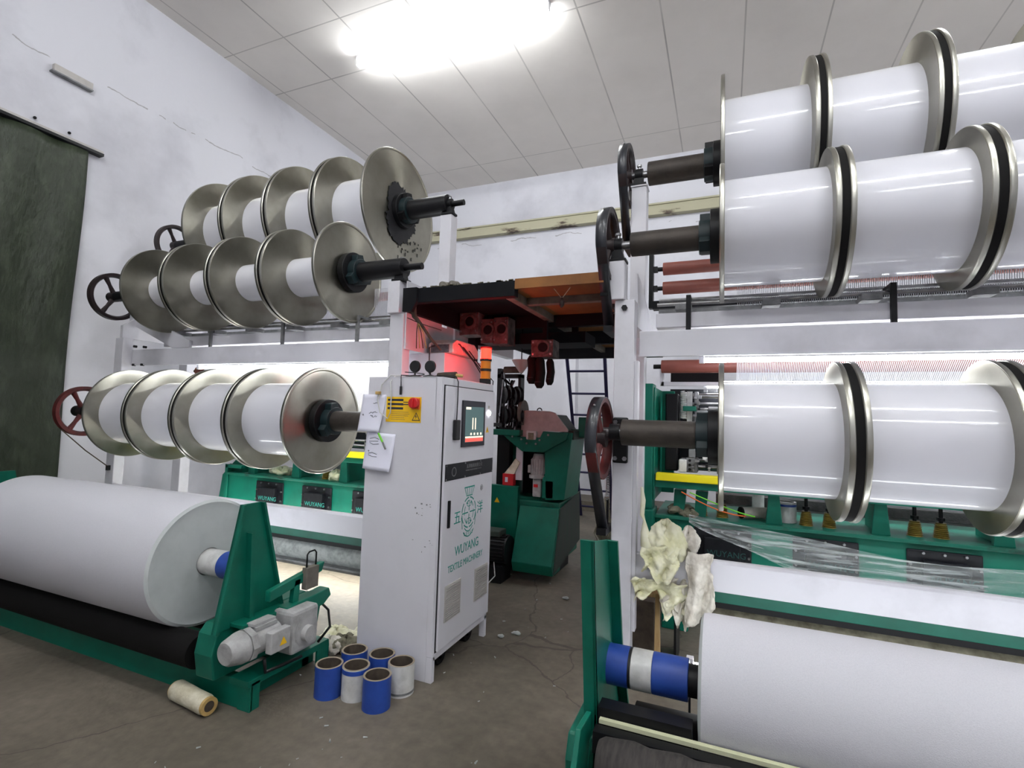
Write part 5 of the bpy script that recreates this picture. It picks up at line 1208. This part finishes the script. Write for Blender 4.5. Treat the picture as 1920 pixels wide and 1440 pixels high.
# things on the right bed
t = thing('white_core', 'white core tube with blue rims standing on the right green bed', 'tube', (.43, 4.45, .885))
obj('tube_wall', MB().lathe([(0, .06), (0, .075), (.15, .075), (.15, .06)], (.43, 4.40, .887), 'z', 40), 'white_plastic', t)
obj('blue_band', MB().lathe([(.118, .0755), (.118, .0765), (.135, .0765), (.135, .0755)], (.43, 4.40, .887), 'z', 40), 'blue_plastic', t)
t = thing('lying_tube', 'pale tube with a black open end lying on the right green bed', 'tube', (.2, 4.4, .92))
obj('tube_wall', MB().cyl((.13, 4.36, .93), (.30, 4.44, .93), .042, n=28), 'grey_cloth', t)
obj('dark_end', MB().cyl((.118, 4.354, .93), (.13, 4.36, .93), .043, n=28), 'rubber', t)
t = thing('upright_tube', 'white tube standing upright behind the lying tube', 'tube', (.24, 4.7, .9))
obj('tube_wall', MB().cyl((.26, 4.66, .886), (.26, 4.66, 1.22), .045, n=28), 'white_plastic', t)
cloth('rag', 'brown grey rag lying on the left end of the right green bed', (-.33, 4.30, .915), .10, .08, .04, 'old_rag', 31)
cloth('rag', 'small grey rag lying by the bellows on the right bed', (-.24, 4.22, .90), .06, .04, .03, 'old_rag', 33)
cloth('rag', 'yellow crumpled rag lying on the left green bed', (-4.60, 4.35, .925), .16, .08, .045, 'dirty_cloth', 35)
cloth('rag', 'yellow rag bunched under the end flange on the left bed', (-3.78, 4.30, .93), .10, .06, .06, 'dirty_cloth', 37)
# clear plastic film draped over the right bed
def film(u, v):
    # u along x, v from gathered top edge to bottom
    x = -.24 + 2.8 * u
    zt = .915 - .10 * min(1, u * 2.2) - .03 * math.sin(u * 3)
    zb = .87 - .24 * min(1, u * 4.2) ** .8
    z = zt + (zb - zt) * v
    y = 4.14 - .05 * math.sin(v * 3.1) - .30 * min(1, u * 2.5) * (.3 + .7 * v) - .028 * math.sin(u * 14 + v * 9) - .016 * math.sin(v * 22 + u * 5)
    return (x, y, z + .01 * math.sin(v * 20 + u * 9))
ff = obj('plastic_film', MB().grid(film, 120, 40), 'film', loc=(1, 4.0, .8), sharp=False)
tag(ff, 'clear plastic film gathered and draped in front of the right green bed', 'film')
# junction box and spray of wires left of post on back wall
t = thing('wall_socket', 'small cream switch box on the wall right of the white post', 'switch', (-.9, 9.5, 1.9))
obj('box_body', MB().box(-1.32, -1.14, 9.54, 9.6, 1.80, 2.15), 'vent', t, .008)
for o in list(bpy.data.objects):
    if '_w' in o.keys(): del o['_w']
